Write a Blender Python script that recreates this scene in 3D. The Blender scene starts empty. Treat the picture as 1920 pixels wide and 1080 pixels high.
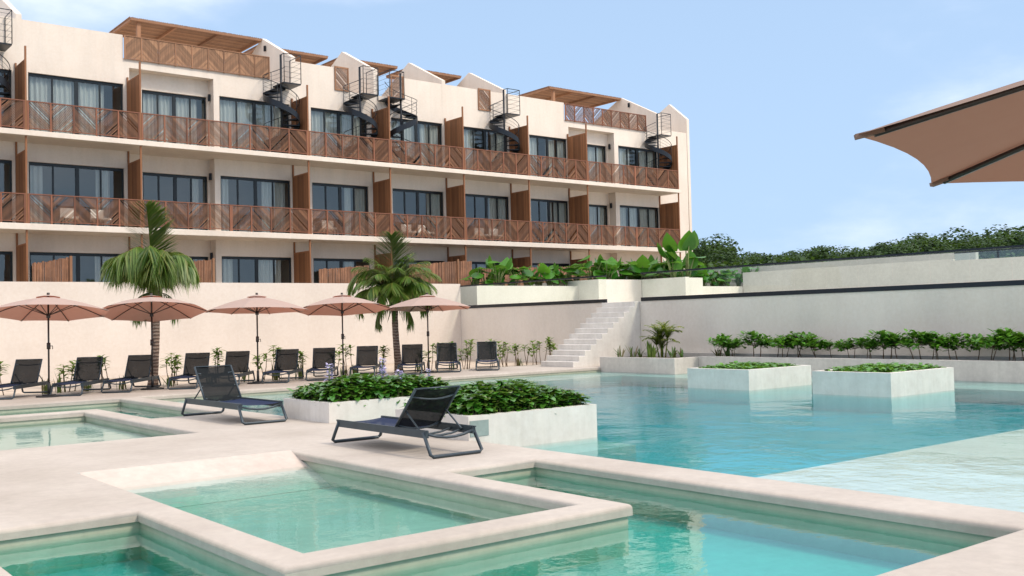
import bpy, bmesh, math, random
from mathutils import Vector, Matrix, noise as mnoise
R = math.radians
rnd = random.Random(7)
scene = bpy.context.scene
COL = scene.collection

# ------------------------------------------------------------------ camera
F_PX, YAW, PITCH, ROLL = 1902.78, R(51.44186), R(1.87438), R(-1.37392)
cam_d = bpy.data.cameras.new('camera'); cam = bpy.data.objects.new('camera', cam_d); COL.objects.link(cam)
fw = Vector((math.cos(PITCH)*math.cos(YAW), math.cos(PITCH)*math.sin(YAW), math.sin(PITCH)))
rt = fw.cross(Vector((0, 0, 1))).normalized(); up = rt.cross(fw)
c_, s_ = math.cos(ROLL), math.sin(ROLL)
rt2 = c_*rt + s_*up; up2 = -s_*rt + c_*up
M = Matrix((rt2, up2, -fw)).transposed().to_4x4(); M.translation = Vector((0, 0, 1.6))
cam.matrix_world = M
cam_d.sensor_width = 36; cam_d.lens = F_PX/1920*36
cam_d.clip_start = .05; cam_d.clip_end = 3000
scene.camera = cam

# ------------------------------------------------------------------ sky and sun
SUN_DIR = Vector((.40, -.80, .98)).normalized()       # towards the sun
SUN_EL = math.asin(SUN_DIR.z); SUN_AZ = math.atan2(SUN_DIR.x, SUN_DIR.y)
w = bpy.data.worlds.new('World'); scene.world = w; w.use_nodes = True
nt = w.node_tree; N = nt.nodes; Lk = nt.links
bg = N['Background']; bg.inputs['Strength'].default_value = .11
sky = N.new('ShaderNodeTexSky'); sky.sky_type = 'NISHITA'; sky.sun_disc = False
sky.sun_elevation = SUN_EL; sky.sun_rotation = SUN_AZ; sky.air_density = 1.0; sky.dust_density = .6; sky.ozone_density = 1.0
tc = N.new('ShaderNodeTexCoord'); sep = N.new('ShaderNodeSeparateXYZ'); Lk.new(tc.outputs['Generated'], sep.inputs[0])
def wmath(op, a, b=None, clamp=False):
    n = N.new('ShaderNodeMath'); n.operation = op; n.use_clamp = clamp
    for i, v in enumerate((a, b)):
        if v is None: continue
        if isinstance(v, (int, float)): n.inputs[i].default_value = v
        else: Lk.new(v, n.inputs[i])
    return n.outputs[0]
# hazy pale-blue lower sky
mr = N.new('ShaderNodeMapRange'); Lk.new(sep.outputs['Z'], mr.inputs[0])
mr.inputs[1].default_value = -.05; mr.inputs[2].default_value = .75; mr.inputs[3].default_value = .97; mr.inputs[4].default_value = .6
hz = N.new('ShaderNodeMix'); hz.data_type = 'RGBA'; Lk.new(mr.outputs[0], hz.inputs['Factor'])
Lk.new(sky.outputs[0], hz.inputs['A']); hz.inputs['B'].default_value = (4.6, 6.45, 9.1, 1)
# clouds: wisps everywhere, thicker high up
mp = N.new('ShaderNodeMapping'); mp.inputs['Scale'].default_value = (1, 1, 2.6); Lk.new(tc.outputs['Generated'], mp.inputs[0])
nz = N.new('ShaderNodeTexNoise'); nz.inputs['Scale'].default_value = 2.3; nz.inputs['Detail'].default_value = 9; nz.inputs['Roughness'].default_value = .55
Lk.new(mp.outputs[0], nz.inputs['Vector'])
hi = N.new('ShaderNodeMapRange'); Lk.new(sep.outputs['Z'], hi.inputs[0]); hi.interpolation_type = 'SMOOTHSTEP'
hi.inputs[1].default_value = .265; hi.inputs[2].default_value = .37; hi.inputs[3].default_value = 0; hi.inputs[4].default_value = .36
# a brighter veil towards the east end of the sky
vd = N.new('ShaderNodeVectorMath'); vd.operation = 'DOT_PRODUCT'; Lk.new(tc.outputs['Generated'], vd.inputs[0]); vd.inputs[1].default_value = (.93, .30, .17)
ve = N.new('ShaderNodeMapRange'); Lk.new(vd.outputs['Value'], ve.inputs[0]); ve.interpolation_type = 'SMOOTHSTEP'
ve.inputs[1].default_value = .93; ve.inputs[2].default_value = 1.0; ve.inputs[3].default_value = 0; ve.inputs[4].default_value = .09
lev = wmath('ADD', wmath('ADD', nz.outputs['Fac'], hi.outputs[0]), ve.outputs[0])
cm = N.new('ShaderNodeMapRange'); Lk.new(lev, cm.inputs[0]); cm.interpolation_type = 'SMOOTHSTEP'
cm.inputs[1].default_value = .50; cm.inputs[2].default_value = .95; cm.inputs[3].default_value = 0; cm.inputs[4].default_value = .95
cl = N.new('ShaderNodeMix'); cl.data_type = 'RGBA'; Lk.new(cm.outputs[0], cl.inputs['Factor'])
Lk.new(hz.outputs['Result'], cl.inputs['A']); cl.inputs['B'].default_value = (14.0, 13.7, 14.4, 1)
Lk.new(cl.outputs['Result'], bg.inputs['Color'])

sd = bpy.data.lights.new('sun', 'SUN'); sd.energy = 2.5; sd.angle = R(10); sd.color = (1, .885, .75)
so = bpy.data.objects.new('sun', sd); COL.objects.link(so)
so.rotation_euler = SUN_DIR.to_track_quat('Z', 'Y').to_euler(); so.location = (0, 0, 30)

scene.view_settings.view_transform = 'Standard'; scene.view_settings.look = 'None'
scene.view_settings.exposure = 0.10; scene.view_settings.gamma = 1; scene.view_settings.use_curve_mapping = False
scene.render.engine = 'CYCLES'
cy = scene.cycles
cy.use_denoising = True; cy.max_bounces = 9; cy.transparent_max_bounces = 16; cy.diffuse_bounces = 4; cy.glossy_bounces = 3
cy.transmission_bounces = 4; cy.caustics_reflective = False; cy.caustics_refractive = False
cy.sample_clamp_indirect = 6

# ------------------------------------------------------------------ materials
def newmat(name):
    m = bpy.data.materials.new(name); m.use_nodes = True
    return m, m.node_tree, m.node_tree.nodes, m.node_tree.links, m.node_tree.nodes['Principled BSDF']
def ramp(N, L, src, stops):
    r = N.new('ShaderNodeValToRGB'); el = r.color_ramp.elements
    while len(el) < len(stops): el.new(.5)
    for e, (p, c) in zip(el, stops): e.position = p; e.color = (*c, 1)
    L.new(src, r.inputs[0]); return r.outputs[0]
def tnoise(N, L, scale, detail=4, rough=.55, stretch=(1, 1, 1), coord='Object'):
    t = N.new('ShaderNodeTexCoord'); m = N.new('ShaderNodeMapping'); m.inputs['Scale'].default_value = stretch
    L.new(t.outputs[coord], m.inputs[0]); n = N.new('ShaderNodeTexNoise'); n.inputs['Scale'].default_value = scale
    n.inputs['Detail'].default_value = detail; n.inputs['Roughness'].default_value = rough
    L.new(m.outputs[0], n.inputs['Vector']); return n.outputs['Fac']
def mixc(N, L, f, a, b, typ='MIX'):
    n = N.new('ShaderNodeMix'); n.data_type = 'RGBA'; n.blend_type = typ
    for key, v in (('Factor', f), ('A', a), ('B', b)):
        if isinstance(v, (int, float)): n.inputs[key].default_value = v
        elif isinstance(v, tuple): n.inputs[key].default_value = (*v, 1)
        else: L.new(v, n.inputs[key])
    return n.outputs['Result']
def bump(N, L, P, src, strength, dist=.02):
    b = N.new('ShaderNodeBump'); b.inputs['Strength'].default_value = strength; b.inputs['Distance'].default_value = dist
    L.new(src, b.inputs['Height']); L.new(b.outputs[0], P.inputs['Normal'])

def plaster(name, lo, hi, rough=.75, streak=.25, scale=.45, grime=(.45, .42, .36), gscale=.9):
    m, t, N, L, P = newmat(name)
    big = tnoise(N, L, scale, 5, .6); base = ramp(N, L, big, [(.30, lo), (.70, hi)])
    st = tnoise(N, L, gscale, 6, .65, (2.2, 2.2, .28)); sr = ramp(N, L, st, [(.42, (0, 0, 0)), (.75, (1, 1, 1))])
    k = N.new('ShaderNodeMath'); k.operation = 'MULTIPLY'; L.new(sr, k.inputs[0]); k.inputs[1].default_value = streak
    c1 = mixc(N, L, k.outputs[0], base, grime)
    fine = tnoise(N, L, 9, 5, .7); c2 = mixc(N, L, .10, c1, ramp(N, L, fine, [(.3, (.2, .2, .2)), (.7, (1, 1, 1))]), 'OVERLAY')
    L.new(c2, P.inputs['Base Color']); P.inputs['Roughness'].default_value = rough
    bump(N, L, P, tnoise(N, L, 22, 6, .7), .25, .006)
    return m
def simple(name, col, rough=.5, metal=0, var=.12, scale=6):
    m, t, N, L, P = newmat(name)
    n = tnoise(N, L, scale, 4)
    L.new(ramp(N, L, n, [(.25, tuple(c*(1-var) for c in col)), (.75, tuple(min(1, c*(1+var)) for c in col))]), P.inputs['Base Color'])
    P.inputs['Roughness'].default_value = rough; P.inputs['Metallic'].default_value = metal
    return m
def wood(name, a, b, rough=.65, stretch=(6, 6, .5), island=True, contrast=.55):
    m, t, N, L, P = newmat(name)
    n = tnoise(N, L, 3.0, 6, .65, stretch)
    c = ramp(N, L, n, [(.28, a), (.72, b)])
    if island:
        g = N.new('ShaderNodeNewGeometry')
        c = mixc(N, L, contrast, c, ramp(N, L, g.outputs['Random Per Island'], [(0, (.25, .23, .21)), (.5, (.52, .49, .47)), (1, (.88, .86, .84))]), 'OVERLAY')
    L.new(c, P.inputs['Base Color']); P.inputs['Roughness'].default_value = rough
    bump(N, L, P, n, .3, .01)
    return m
def leafmat(name, cols, rough=.42, trans=.25, spec=.5):
    m, t, N, L, P = newmat(name)
    g = N.new('ShaderNodeNewGeometry'); k = len(cols)
    c = ramp(N, L, g.outputs['Random Per Island'], [(i/(k-1), cc) for i, cc in enumerate(cols)])
    c = mixc(N, L, .35, c, ramp(N, L, tnoise(N, L, 7, 3), [(.3, (.35, .35, .35)), (.7, (.7, .7, .7))]), 'OVERLAY')
    L.new(c, P.inputs['Base Color']); P.inputs['Roughness'].default_value = rough
    P.inputs['Specular IOR Level'].default_value = spec
    tr = N.new('ShaderNodeBsdfTranslucent'); L.new(mixc(N, L, .5, c, (.25, .42, .05)), tr.inputs['Color'])
    mx = N.new('ShaderNodeMixShader'); mx.inputs[0].default_value = trans
    L.new(P.outputs[0], mx.inputs[1]); L.new(tr.outputs[0], mx.inputs[2])
    L.new(mx.outputs[0], N['Material Output'].inputs['Surface'])
    return m

MT = {}
MT['facade'] = plaster('facade plaster', (.70, .60, .50), (.79, .70, .60), streak=.26, scale=.35)
MT['retain'] = plaster('retaining wall plaster', (.62, .555, .48), (.73, .665, .585), streak=.25, scale=.3, grime=(.46, .43, .40), gscale=.5)
MT['farwall'] = plaster('long terrace wall plaster', (.47, .45, .40), (.57, .545, .485), streak=.2, scale=.3)
MT['soffit'] = plaster('soffit plaster', (.56, .46, .36), (.64, .53, .42), streak=.05, scale=.4)
MT['wall'] = plaster('garden wall plaster', (.63, .55, .475), (.73, .655, .575), streak=.22, scale=.28, grime=(.52, .47, .42), gscale=.5)
MT['deck'] = plaster('deck microcement', (.37, .323, .272), (.485, .435, .378), rough=.62, streak=.24, scale=.6, grime=(.36, .30, .265))
MT['concrete'] = plaster('planter concrete', (.60, .56, .51), (.72, .68, .62), rough=.8, streak=.32, scale=1.6, grime=(.42, .40, .36), gscale=2.4)
MT['concrete2'] = plaster('grey weathered concrete', (.46, .425, .385), (.57, .53, .48), rough=.8, streak=.35, scale=1.2, grime=(.34, .32, .28), gscale=1.6)
MT['ramp'] = plaster('sunlit beach entry microcement', (.46, .385, .33), (.56, .48, .415), rough=.6, streak=.1, scale=1.2)  # same plaster as the deck, coloured lighter where the slope catches the sun
MT['terrace'] = plaster('terrace concrete', (.64, .61, .53), (.73, .69, .61), rough=.8, streak=.18, scale=.7)
MT['shelf'] = plaster('pool shelf microcement', (.58, .52, .46), (.70, .64, .57), streak=.15, scale=.6)
MT['poolwall'] = plaster('pool wall plaster', (.36, .37, .28), (.45, .46, .36), rough=.6, streak=.2, scale=1.1, grime=(.34, .38, .26))
MT['pool'] = plaster('pool plaster', (.38, .395, .365), (.47, .485, .445), rough=.6, streak=.12, scale=1.1, grime=(.42, .50, .42))
MT['black'] = simple('black steel', (.018, .022, .028), .38, .5)
MT['frame'] = simple('window frame aluminium', (.016, .022, .026), .4, .4)
MT['lounger'] = simple('graphite aluminium', (.045, .062, .075), .42, .4, .15)
MT['pole'] = simple('umbrella pole bronze', (.055, .045, .042), .4, .6)
MT['base'] = simple('cast iron base', (.02, .02, .022), .6, .2)
MT['wood'] = wood('balcony hardwood', (.14, .052, .027), (.235, .093, .048))
MT['stick'] = wood('diagonal bamboo sticks', (.11, .048, .024), (.225, .11, .055), contrast=.9)
MT['screen'] = wood('screen cane', (.18, .070, .027), (.28, .125, .052), stretch=(14, 14, .4))
MT['roofwood'] = wood('roof timber', (.19, .09, .042), (.30, .155, .08))
MT['lattice'] = wood('pergola canes', (.17, .085, .042), (.33, .18, .095))
MT['fence'] = wood('cane fence', (.09, .040, .02), (.27, .13, .065), stretch=(1, 1, .6))
MT['soil'] = simple('soil', (.10, .07, .045), .95, 0, .35, 9)
MT['ground'] = simple('dry ground', (.20, .17, .12), .95, 0, .3, .3)
MT['trunk'] = simple('tree bark', (.10, .075, .055), .9, 0, .3, 4)
MT['stem'] = simple('green stem', (.15, .19, .06), .7, 0, .3, 8)
MT['brownstem'] = simple('woody stem', (.16, .105, .06), .8, 0, .3, 8)
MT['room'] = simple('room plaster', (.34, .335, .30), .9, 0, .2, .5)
MT['bed'] = simple('white furniture', (.62, .58, .52), .8)
MT['clay'] = simple('blue towel', (.25, .48, .62), .9)
MT['petal'] = leafmat('lilac petal', [(.42, .34, .72), (.62, .54, .85), (.75, .70, .90)], .6, .3)
MT['panelgrey'] = simple('access panel glass', (.27, .33, .31), .25, 0, .2, 5)
MT['hyacinth'] = leafmat('broad pond leaves', [(.018, .08, .010), (.04, .17, .016), (.09, .27, .026), (.035, .12, .012), (.15, .21, .035)], .30, .22, .6)
MT['clusia'] = leafmat('shrub leaves', [(.035, .14, .010), (.07, .24, .016), (.13, .33, .026), (.05, .17, .012)], .38, .25)
MT['young'] = leafmat('young leaves', [(.09, .17, .025), (.16, .25, .04), (.24, .30, .07), (.06, .12, .02)], .5, .35)
MT['blade'] = leafmat('blade leaves', [(.10, .09, .03), (.06, .13, .025), (.10, .19, .035), (.14, .085, .04)], .5, .2)
MT['ear'] = leafmat('elephant ear leaves', [(.02, .115, .010), (.04, .18, .014), (.08, .27, .02), (.03, .14, .012)], .36, .35)
MT['palm'] = leafmat('palm leaflets', [(.04, .10, .012), (.075, .15, .018), (.12, .20, .03), (.20, .21, .05)], .42, .3)
MT['areca'] = leafmat('areca leaflets', [(.14, .20, .02), (.22, .28, .035), (.30, .27, .05), (.08, .16, .02)], .45, .35)
MT['forest'] = leafmat('forest leaves', [(.007, .024, .007), (.020, .054, .009), (.045, .10, .014), (.012, .036, .010)], .6, .15, .3)

def palm_trunk_mat():
    m, t, N, L, P = newmat('palm bark rings')
    tcn = N.new('ShaderNodeTexCoord'); wv = N.new('ShaderNodeTexWave'); wv.bands_direction = 'Z'; wv.inputs['Scale'].default_value = 3.2
    wv.inputs['Distortion'].default_value = 3; wv.inputs['Detail'].default_value = 3; wv.inputs['Detail Scale'].default_value = 2
    L.new(tcn.outputs['Object'], wv.inputs['Vector'])
    c = ramp(N, L, wv.outputs['Fac'], [(.1, (.15, .10, .075)), (.6, (.24, .165, .125)), (.9, (.32, .25, .20))])
    L.new(c, P.inputs['Base Color']); P.inputs['Roughness'].default_value = .85; bump(N, L, P, wv.outputs['Fac'], .6, .03)
    return m
MT['palmtrunk'] = palm_trunk_mat()

def cloth_mat(name, col, warm):
    m, t, N, L, P = newmat(name)
    n = tnoise(N, L, 5, 3); c = ramp(N, L, n, [(.3, tuple(v*.94 for v in col)), (.7, col)])
    L.new(c, P.inputs['Base Color']); P.inputs['Roughness'].default_value = .85; P.inputs['Specular IOR Level'].default_value = .2
    bump(N, L, P, tnoise(N, L, 260, 2), .12, .002)
    tr = N.new('ShaderNodeBsdfTranslucent'); tr.inputs['Color'].default_value = (*warm, 1)
    mx = N.new('ShaderNodeMixShader'); mx.inputs[0].default_value = .24
    L.new(P.outputs[0], mx.inputs[1]); L.new(tr.outputs[0], mx.inputs[2]); L.new(mx.outputs[0], N['Material Output'].inputs['Surface'])
    return m
MT['canopy'] = cloth_mat('umbrella canvas', (.50, .395, .345), (.60, .18, .10))
MT['sand'] = simple('pale sandy soil', (.50, .41, .32), .95, 0, .25, 3)

MT['canopyshade'] = cloth_mat('shaded large umbrella canvas', (.29, .205, .165), (.32, .14, .085))  # same tan canvas, its underside shade darkened into the colour

def mesh_fabric(name, col, see):
    m, t, N, L, P = newmat(name)
    P.inputs['Base Color'].default_value = (*col, 1); P.inputs['Roughness'].default_value = .75; P.inputs['Specular IOR Level'].default_value = .12
    tp = N.new('ShaderNodeBsdfTransparent'); mx = N.new('ShaderNodeMixShader')
    a = ramp(N, L, tnoise(N, L, 3, 2), [(.3, (see*.85,)*3), (.7, (see*1.15,)*3)])
    L.new(a, mx.inputs[0]); L.new(P.outputs[0], mx.inputs[1]); L.new(tp.outputs[0], mx.inputs[2])
    L.new(mx.outputs[0], N['Material Output'].inputs['Surface']); return m
MT['sling'] = mesh_fabric('dark sling mesh', (.009, .012, .014), .05)
MT['slingseat'] = mesh_fabric('navy sling mesh', (.014, .024, .062), .05)

def front_only(N, L, src):
    # inner faces of a thin pane or of the water do not mirror
    g = N.new('ShaderNodeNewGeometry'); a = N.new('ShaderNodeMath'); a.operation = 'SUBTRACT'; a.inputs[0].default_value = 1; L.new(g.outputs['Backfacing'], a.inputs[1])
    b = N.new('ShaderNodeMath'); b.operation = 'MULTIPLY'; L.new(src, b.inputs[0]); L.new(a.outputs[0], b.inputs[1]); return b.outputs[0]
def glass_mat(name, tint, refl, rough=.0):
    m, t, N, L, P = newmat(name); N.remove(P)
    tp = N.new('ShaderNodeBsdfTransparent'); tp.inputs['Color'].default_value = (*tint, 1)
    gl = N.new('ShaderNodeBsdfGlossy'); gl.inputs['Roughness'].default_value = rough; gl.inputs['Color'].default_value = (.85, .88, .86, 1)
    fr = N.new('ShaderNodeFresnel'); fr.inputs['IOR'].default_value = 1.45
    mr = N.new('ShaderNodeMapRange'); L.new(fr.outputs[0], mr.inputs[0]); mr.inputs[3].default_value = refl; mr.inputs[4].default_value = .9
    n = tnoise(N, L, .8, 2); b = N.new('ShaderNodeBump'); b.inputs['Strength'].default_value = .06; b.inputs['Distance'].default_value = .03
    L.new(n, b.inputs['Height']); L.new(b.outputs[0], gl.inputs['Normal'])
    mx = N.new('ShaderNodeMixShader'); L.new(front_only(N, L, mr.outputs[0]), mx.inputs[0]); L.new(tp.outputs[0], mx.inputs[1]); L.new(gl.outputs[0], mx.inputs[2])
    L.new(mx.outputs[0], N['Material Output'].inputs['Surface']); return m
MT['glass'] = glass_mat('window glass', (.86, .89, .88), .10)
MT['railglass'] = glass_mat('railing glass', (.95, .98, .965), .0)

def curtain_mat():
    m, t, N, L, P = newmat('sheer curtain')
    P.inputs['Base Color'].default_value = (.88, .89, .87, 1); P.inputs['Roughness'].default_value = .9
    tr = N.new('ShaderNodeBsdfTranslucent'); tr.inputs['Color'].default_value = (.7, .7, .68, 1)
    mx = N.new('ShaderNodeMixShader'); mx.inputs[0].default_value = .3
    L.new(P.outputs[0], mx.inputs[1]); L.new(tr.outputs[0], mx.inputs[2]); L.new(mx.outputs[0], N['Material Output'].inputs['Surface']); return m
MT['curtain'] = curtain_mat()

def water_mat(name, color, dens, amp, ior=1.5):
    m, t, N, L, P = newmat(name); N.remove(P)
    tp = N.new('ShaderNodeBsdfTransparent'); tp.inputs['Color'].default_value = (.97, 1, .99, 1)
    gl = N.new('ShaderNodeBsdfGlossy'); gl.inputs['Roughness'].default_value = .015
    fr = N.new('ShaderNodeFresnel'); fr.inputs['IOR'].default_value = ior
    h1 = tnoise(N, L, 1.5, 2, .5, (1, 1, 1)); h2 = tnoise(N, L, 7.5, 3, .55, (1, 1, 1)); patch = tnoise(N, L, .22, 2, .5)
    pk = N.new('ShaderNodeMapRange'); L.new(patch, pk.inputs[0]); pk.inputs[1].default_value = .42; pk.inputs[2].default_value = .62; pk.inputs[3].default_value = .25; pk.inputs[4].default_value = 1.0
    k = N.new('ShaderNodeMath'); k.operation = 'MULTIPLY'; L.new(h2, k.inputs[0]); k.inputs[1].default_value = .28
    k2 = N.new('ShaderNodeMath'); k2.operation = 'ADD'; L.new(h1, k2.inputs[0]); L.new(k.outputs[0], k2.inputs[1])
    k3 = N.new('ShaderNodeMath'); k3.operation = 'MULTIPLY'; L.new(k2.outputs[0], k3.inputs[0]); L.new(pk.outputs[0], k3.inputs[1])
    b = N.new('ShaderNodeBump'); b.inputs['Strength'].default_value = 1; b.inputs['Distance'].default_value = amp; L.new(k3.outputs[0], b.inputs['Height'])
    L.new(b.outputs[0], gl.inputs['Normal']); L.new(b.outputs[0], fr.inputs['Normal'])
    mx = N.new('ShaderNodeMixShader'); L.new(front_only(N, L, fr.outputs[0]), mx.inputs[0]); L.new(tp.outputs[0], mx.inputs[1]); L.new(gl.outputs[0], mx.inputs[2])
    va = N.new('ShaderNodeVolumeAbsorption'); va.inputs['Color'].default_value = (*color, 1); va.inputs['Density'].default_value = dens
    out = N['Material Output']; L.new(mx.outputs[0], out.inputs['Surface']); L.new(va.outputs[0], out.inputs['Volume']); return m
MT['water'] = water_mat('turquoise pool water', (.08, .915, .955), 1.7, .034, 1.6)
MT['waterf'] = water_mat('teal pool water', (.14, .89, .86), 1.7, .018, 1.75)
MT['waterg'] = water_mat('green shallow pool water', (.42, .93, .86), 1.0, .012)

# ------------------------------------------------------------------ mesh builder
class MB:
    def __init__(s): s.v = []; s.f = []; s.mi = []; s.sm = []
    def face(s, pts, mi=0, smooth=False):
        k = len(s.v); s.v += [tuple(p) for p in pts]; s.f.append(tuple(range(k, k+len(pts)))); s.mi.append(mi); s.sm.append(smooth)
    def box(s, x0, x1, y0, y1, z0, z1, mi=0):
        k = len(s.v)
        s.v += [(x0,y0,z0),(x1,y0,z0),(x1,y1,z0),(x0,y1,z0),(x0,y0,z1),(x1,y0,z1),(x1,y1,z1),(x0,y1,z1)]
        for q in ((0,3,2,1),(4,5,6,7),(0,1,5,4),(1,2,6,5),(2,3,7,6),(3,0,4,7)): s.f.append(tuple(k+i for i in q)); s.mi.append(mi); s.sm.append(False)
        return s
    def bar(s, a, b, wx, wy=None, mi=0, upv=None):
        a, b = Vector(a), Vector(b); d = (b-a); L = d.length
        if L < 1e-6: return s
        d /= L; wy = wy or wx
        u = Vector(upv) if upv else (Vector((0, 0, 1)) if abs(d.z) < .9 else Vector((0, 1, 0)))
        sx = d.cross(u).normalized(); sy = sx.cross(d)
        k = len(s.v)
        for p in (a, b):
            for i, j in ((-1,-1),(1,-1),(1,1),(-1,1)): s.v.append(tuple(p+sx*i*wx/2+sy*j*wy/2))
        for q in ((0,1,2,3),(7,6,5,4),(0,4,5,1),(1,5,6,2),(2,6,7,3),(3,7,4,0)): s.f.append(tuple(k+i for i in q)); s.mi.append(mi); s.sm.append(False)
        return s
    def tube(s, pts, r, n=8, mi=0, cap=True):
        pts = [Vector(p) for p in pts]; rs = r if isinstance(r, (list, tuple)) else [r]*len(pts); k = len(s.v)
        prev = None
        for i, p in enumerate(pts):
            d = (pts[min(i+1, len(pts)-1)]-pts[max(i-1, 0)]).normalized()
            if prev is None:
                u = Vector((0, 0, 1)) if abs(d.z) < .9 else Vector((1, 0, 0)); a = d.cross(u).normalized()
            else:
                a = (prev - d*prev.dot(d)).normalized()
            prev = a; b = d.cross(a)
            for j in range(n):
                t = 2*math.pi*j/n; s.v.append(tuple(p+(a*math.cos(t)+b*math.sin(t))*rs[i]))
        for i in range(len(pts)-1):
            for j in range(n):
                s.f.append((k+i*n+j, k+i*n+(j+1) % n, k+(i+1)*n+(j+1) % n, k+(i+1)*n+j)); s.mi.append(mi); s.sm.append(True)
        if cap:
            s.f.append(tuple(k+j for j in reversed(range(n)))); s.mi.append(mi); s.sm.append(False)
            s.f.append(tuple(k+(len(pts)-1)*n+j for j in range(n))); s.mi.append(mi); s.sm.append(False)
        return s
    def cyl(s, c, r, z0, z1, n=16, mi=0): return s.tube([(c[0], c[1], z0), (c[0], c[1], z1)], r, n, mi)
    def prism(s, poly, z0, z1, mi=0):
        k = len(s.v); n = len(poly)
        s.v += [(x, y, z0) for x, y in poly]+[(x, y, z1) for x, y in poly]
        s.f.append(tuple(k+i for i in reversed(range(n)))); s.mi.append(mi); s.sm.append(False)
        s.f.append(tuple(k+n+i for i in range(n))); s.mi.append(mi); s.sm.append(False)
        for i in range(n): s.f.append((k+i, k+(i+1) % n, k+n+(i+1) % n, k+n+i)); s.mi.append(mi); s.sm.append(False)
        return s
    def leaf(s, base, d, nrm, L, W, droop=.2, shape=((0,.06),(.3,.85),(.6,1),(.85,.6),(1,.02)), fold=.18, mi=0):
        # a pointed blade in two halves along a drooping midrib
        d = Vector(d).normalized(); nrm = Vector(nrm); sd = d.cross(nrm)
        if sd.length < 1e-4: sd = Vector((1, 0, 0))
        sd.normalize(); nrm = sd.cross(d).normalized(); base = Vector(base); k = len(s.v)
        for t, wv in shape:
            p = base + d*L*t - Vector((0, 0, 1))*droop*L*t*t
            s.v += [tuple(p), tuple(p+sd*W*wv/2+nrm*fold*W*wv/2), tuple(p-sd*W*wv/2+nrm*fold*W*wv/2)]
        for i in range(len(shape)-1):
            a = k+3*i
            s.f += [(a, a+1, a+4, a+3), (a, a+3, a+5, a+2)]; s.mi += [mi, mi]; s.sm += [True, True]
        return s
    def build(s, name, mats, parent=None, loc=None, bevel=0):
        me = bpy.data.meshes.new(name); me.from_pydata(s.v, [], s.f)
        if not isinstance(mats, (list, tuple)): mats = [mats]
        for m in mats: me.materials.append(MT[m] if isinstance(m, str) else m)
        me.polygons.foreach_set('material_index', s.mi); me.polygons.foreach_set('use_smooth', s.sm); me.update()
        o = bpy.data.objects.new(name, me); COL.objects.link(o)
        if parent: o.parent = parent
        if loc: o.location = loc
        if bevel:
            b = o.modifiers.new('bevel', 'BEVEL'); b.width = bevel; b.segments = 2; b.limit_method = 'ANGLE'; b.angle_limit = R(50)
        return o
def tag(o, label=None, cat=None, group=None, kind=None):
    if label: o['label'] = label
    if cat: o['category'] = cat
    if group: o['group'] = group
    if kind: o['kind'] = kind
    return o
def empty(name, loc, label, cat, group=None, rz=0, scale=1):
    o = bpy.data.objects.new(name, None); COL.objects.link(o); o.empty_display_size = .2
    o.location = loc; o.rotation_euler = (0, 0, rz); o.scale = (scale,)*3 if not isinstance(scale, tuple) else scale
    return tag(o, label, cat, group)
def copy_tree(o, parent=None):
    c = o.copy(); COL.objects.link(c); c.parent = parent
    for ch in list(o.children): copy_tree(ch, c)
    return c
def place(proto, used, loc, rz, label, scale=1):
    o = proto if not used else copy_tree(proto)
    o.location = loc; o.rotation_euler = (0, 0, rz); o.scale = (scale,)*3 if not isinstance(scale, tuple) else scale
    o['label'] = label; return o

# ------------------------------------------------------------------ ground, deck and pools
WATER = -.16
MB().box(-60, 300, -60, 300, -1.6, -1.35).build('ground', 'ground')['kind'] = 'structure'

POOLS = {  # name: list of rectangles x0,x1,y0,y1
 'front': [(1.62, 3.02, -3, 9.2), (3.02, 7.55, 3.55, 6.28), (6.28, 7.55, 6.28, 9.12)],
 'centre': [(3.34, 5.95, 6.62, 12.15)],
 'left': [(-4, 5.98, 15.35, 21.38)],
 'back': [(-4, 7.76, 21.75, 24.8), (6.36, 7.76, 18.5, 21.75)],
 'main': [(8.17, 24.75, -7, 24.9)],
}
def inpool(x, y, skip=()):
    for n, rs in POOLS.items():
        if n in skip: continue
        for a, b, c, d in rs:
            if a < x < b and c < y < d: return n
    return None
DX0, DX1, DY0, DY1 = -8, 26.1, -8, 28.3
xs = sorted({DX0, DX1} | {v for rs in POOLS.values() for r in rs for v in r[:2]} - {-4}); xs = sorted(set(xs) | {-4})
ys = sorted({DY0, DY1} | {v for rs in POOLS.values() for r in rs for v in r[2:]})
# deck top with bull-nosed coping round every pool
bm = bmesh.new(); vg = {}
def gv(x, y):
    k = (round(x, 4), round(y, 4))
    if k not in vg: vg[k] = bm.verts.new((x, y, 0))
    return vg[k]
for i in range(len(xs)-1):
    for j in range(len(ys)-1):
        if not inpool((xs[i]+xs[i+1])/2, (ys[j]+ys[j+1])/2):
            bm.faces.new((gv(xs[i], ys[j]), gv(xs[i+1], ys[j]), gv(xs[i+1], ys[j+1]), gv(xs[i], ys[j+1])))
ret = bmesh.ops.extrude_face_region(bm, geom=list(bm.faces))
top = [e for e in ret['geom'] if isinstance(e, bmesh.types.BMVert)]
# extruded copy becomes the top, original the underside
for v in bm.verts: v.co.z = -.10
for v in top: v.co.z = 0
bmesh.ops.recalc_face_normals(bm, faces=bm.faces)
bmesh.ops.dissolve_limit(bm, angle_limit=R(1), verts=list(bm.verts), edges=list(bm.edges))
rim = [e for e in bm.edges if len(e.link_faces) == 2 and abs(e.verts[0].co.z) < .001 and abs(e.verts[1].co.z) < .001 and any(abs(f.normal.z) < .1 for f in e.link_faces)]
bmesh.ops.bevel(bm, geom=rim, offset=.045, segments=4, profile=.55, affect='EDGES')
for f in bm.faces: f.smooth = abs(f.normal.z) < .99 and abs(f.normal.z) > .01
me = bpy.data.meshes.new('pool_deck'); bm.to_mesh(me); bm.free(); me.materials.append(MT['deck'])
o = bpy.data.objects.new('pool_deck', me); COL.objects.link(o); o['kind'] = 'structure'
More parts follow.
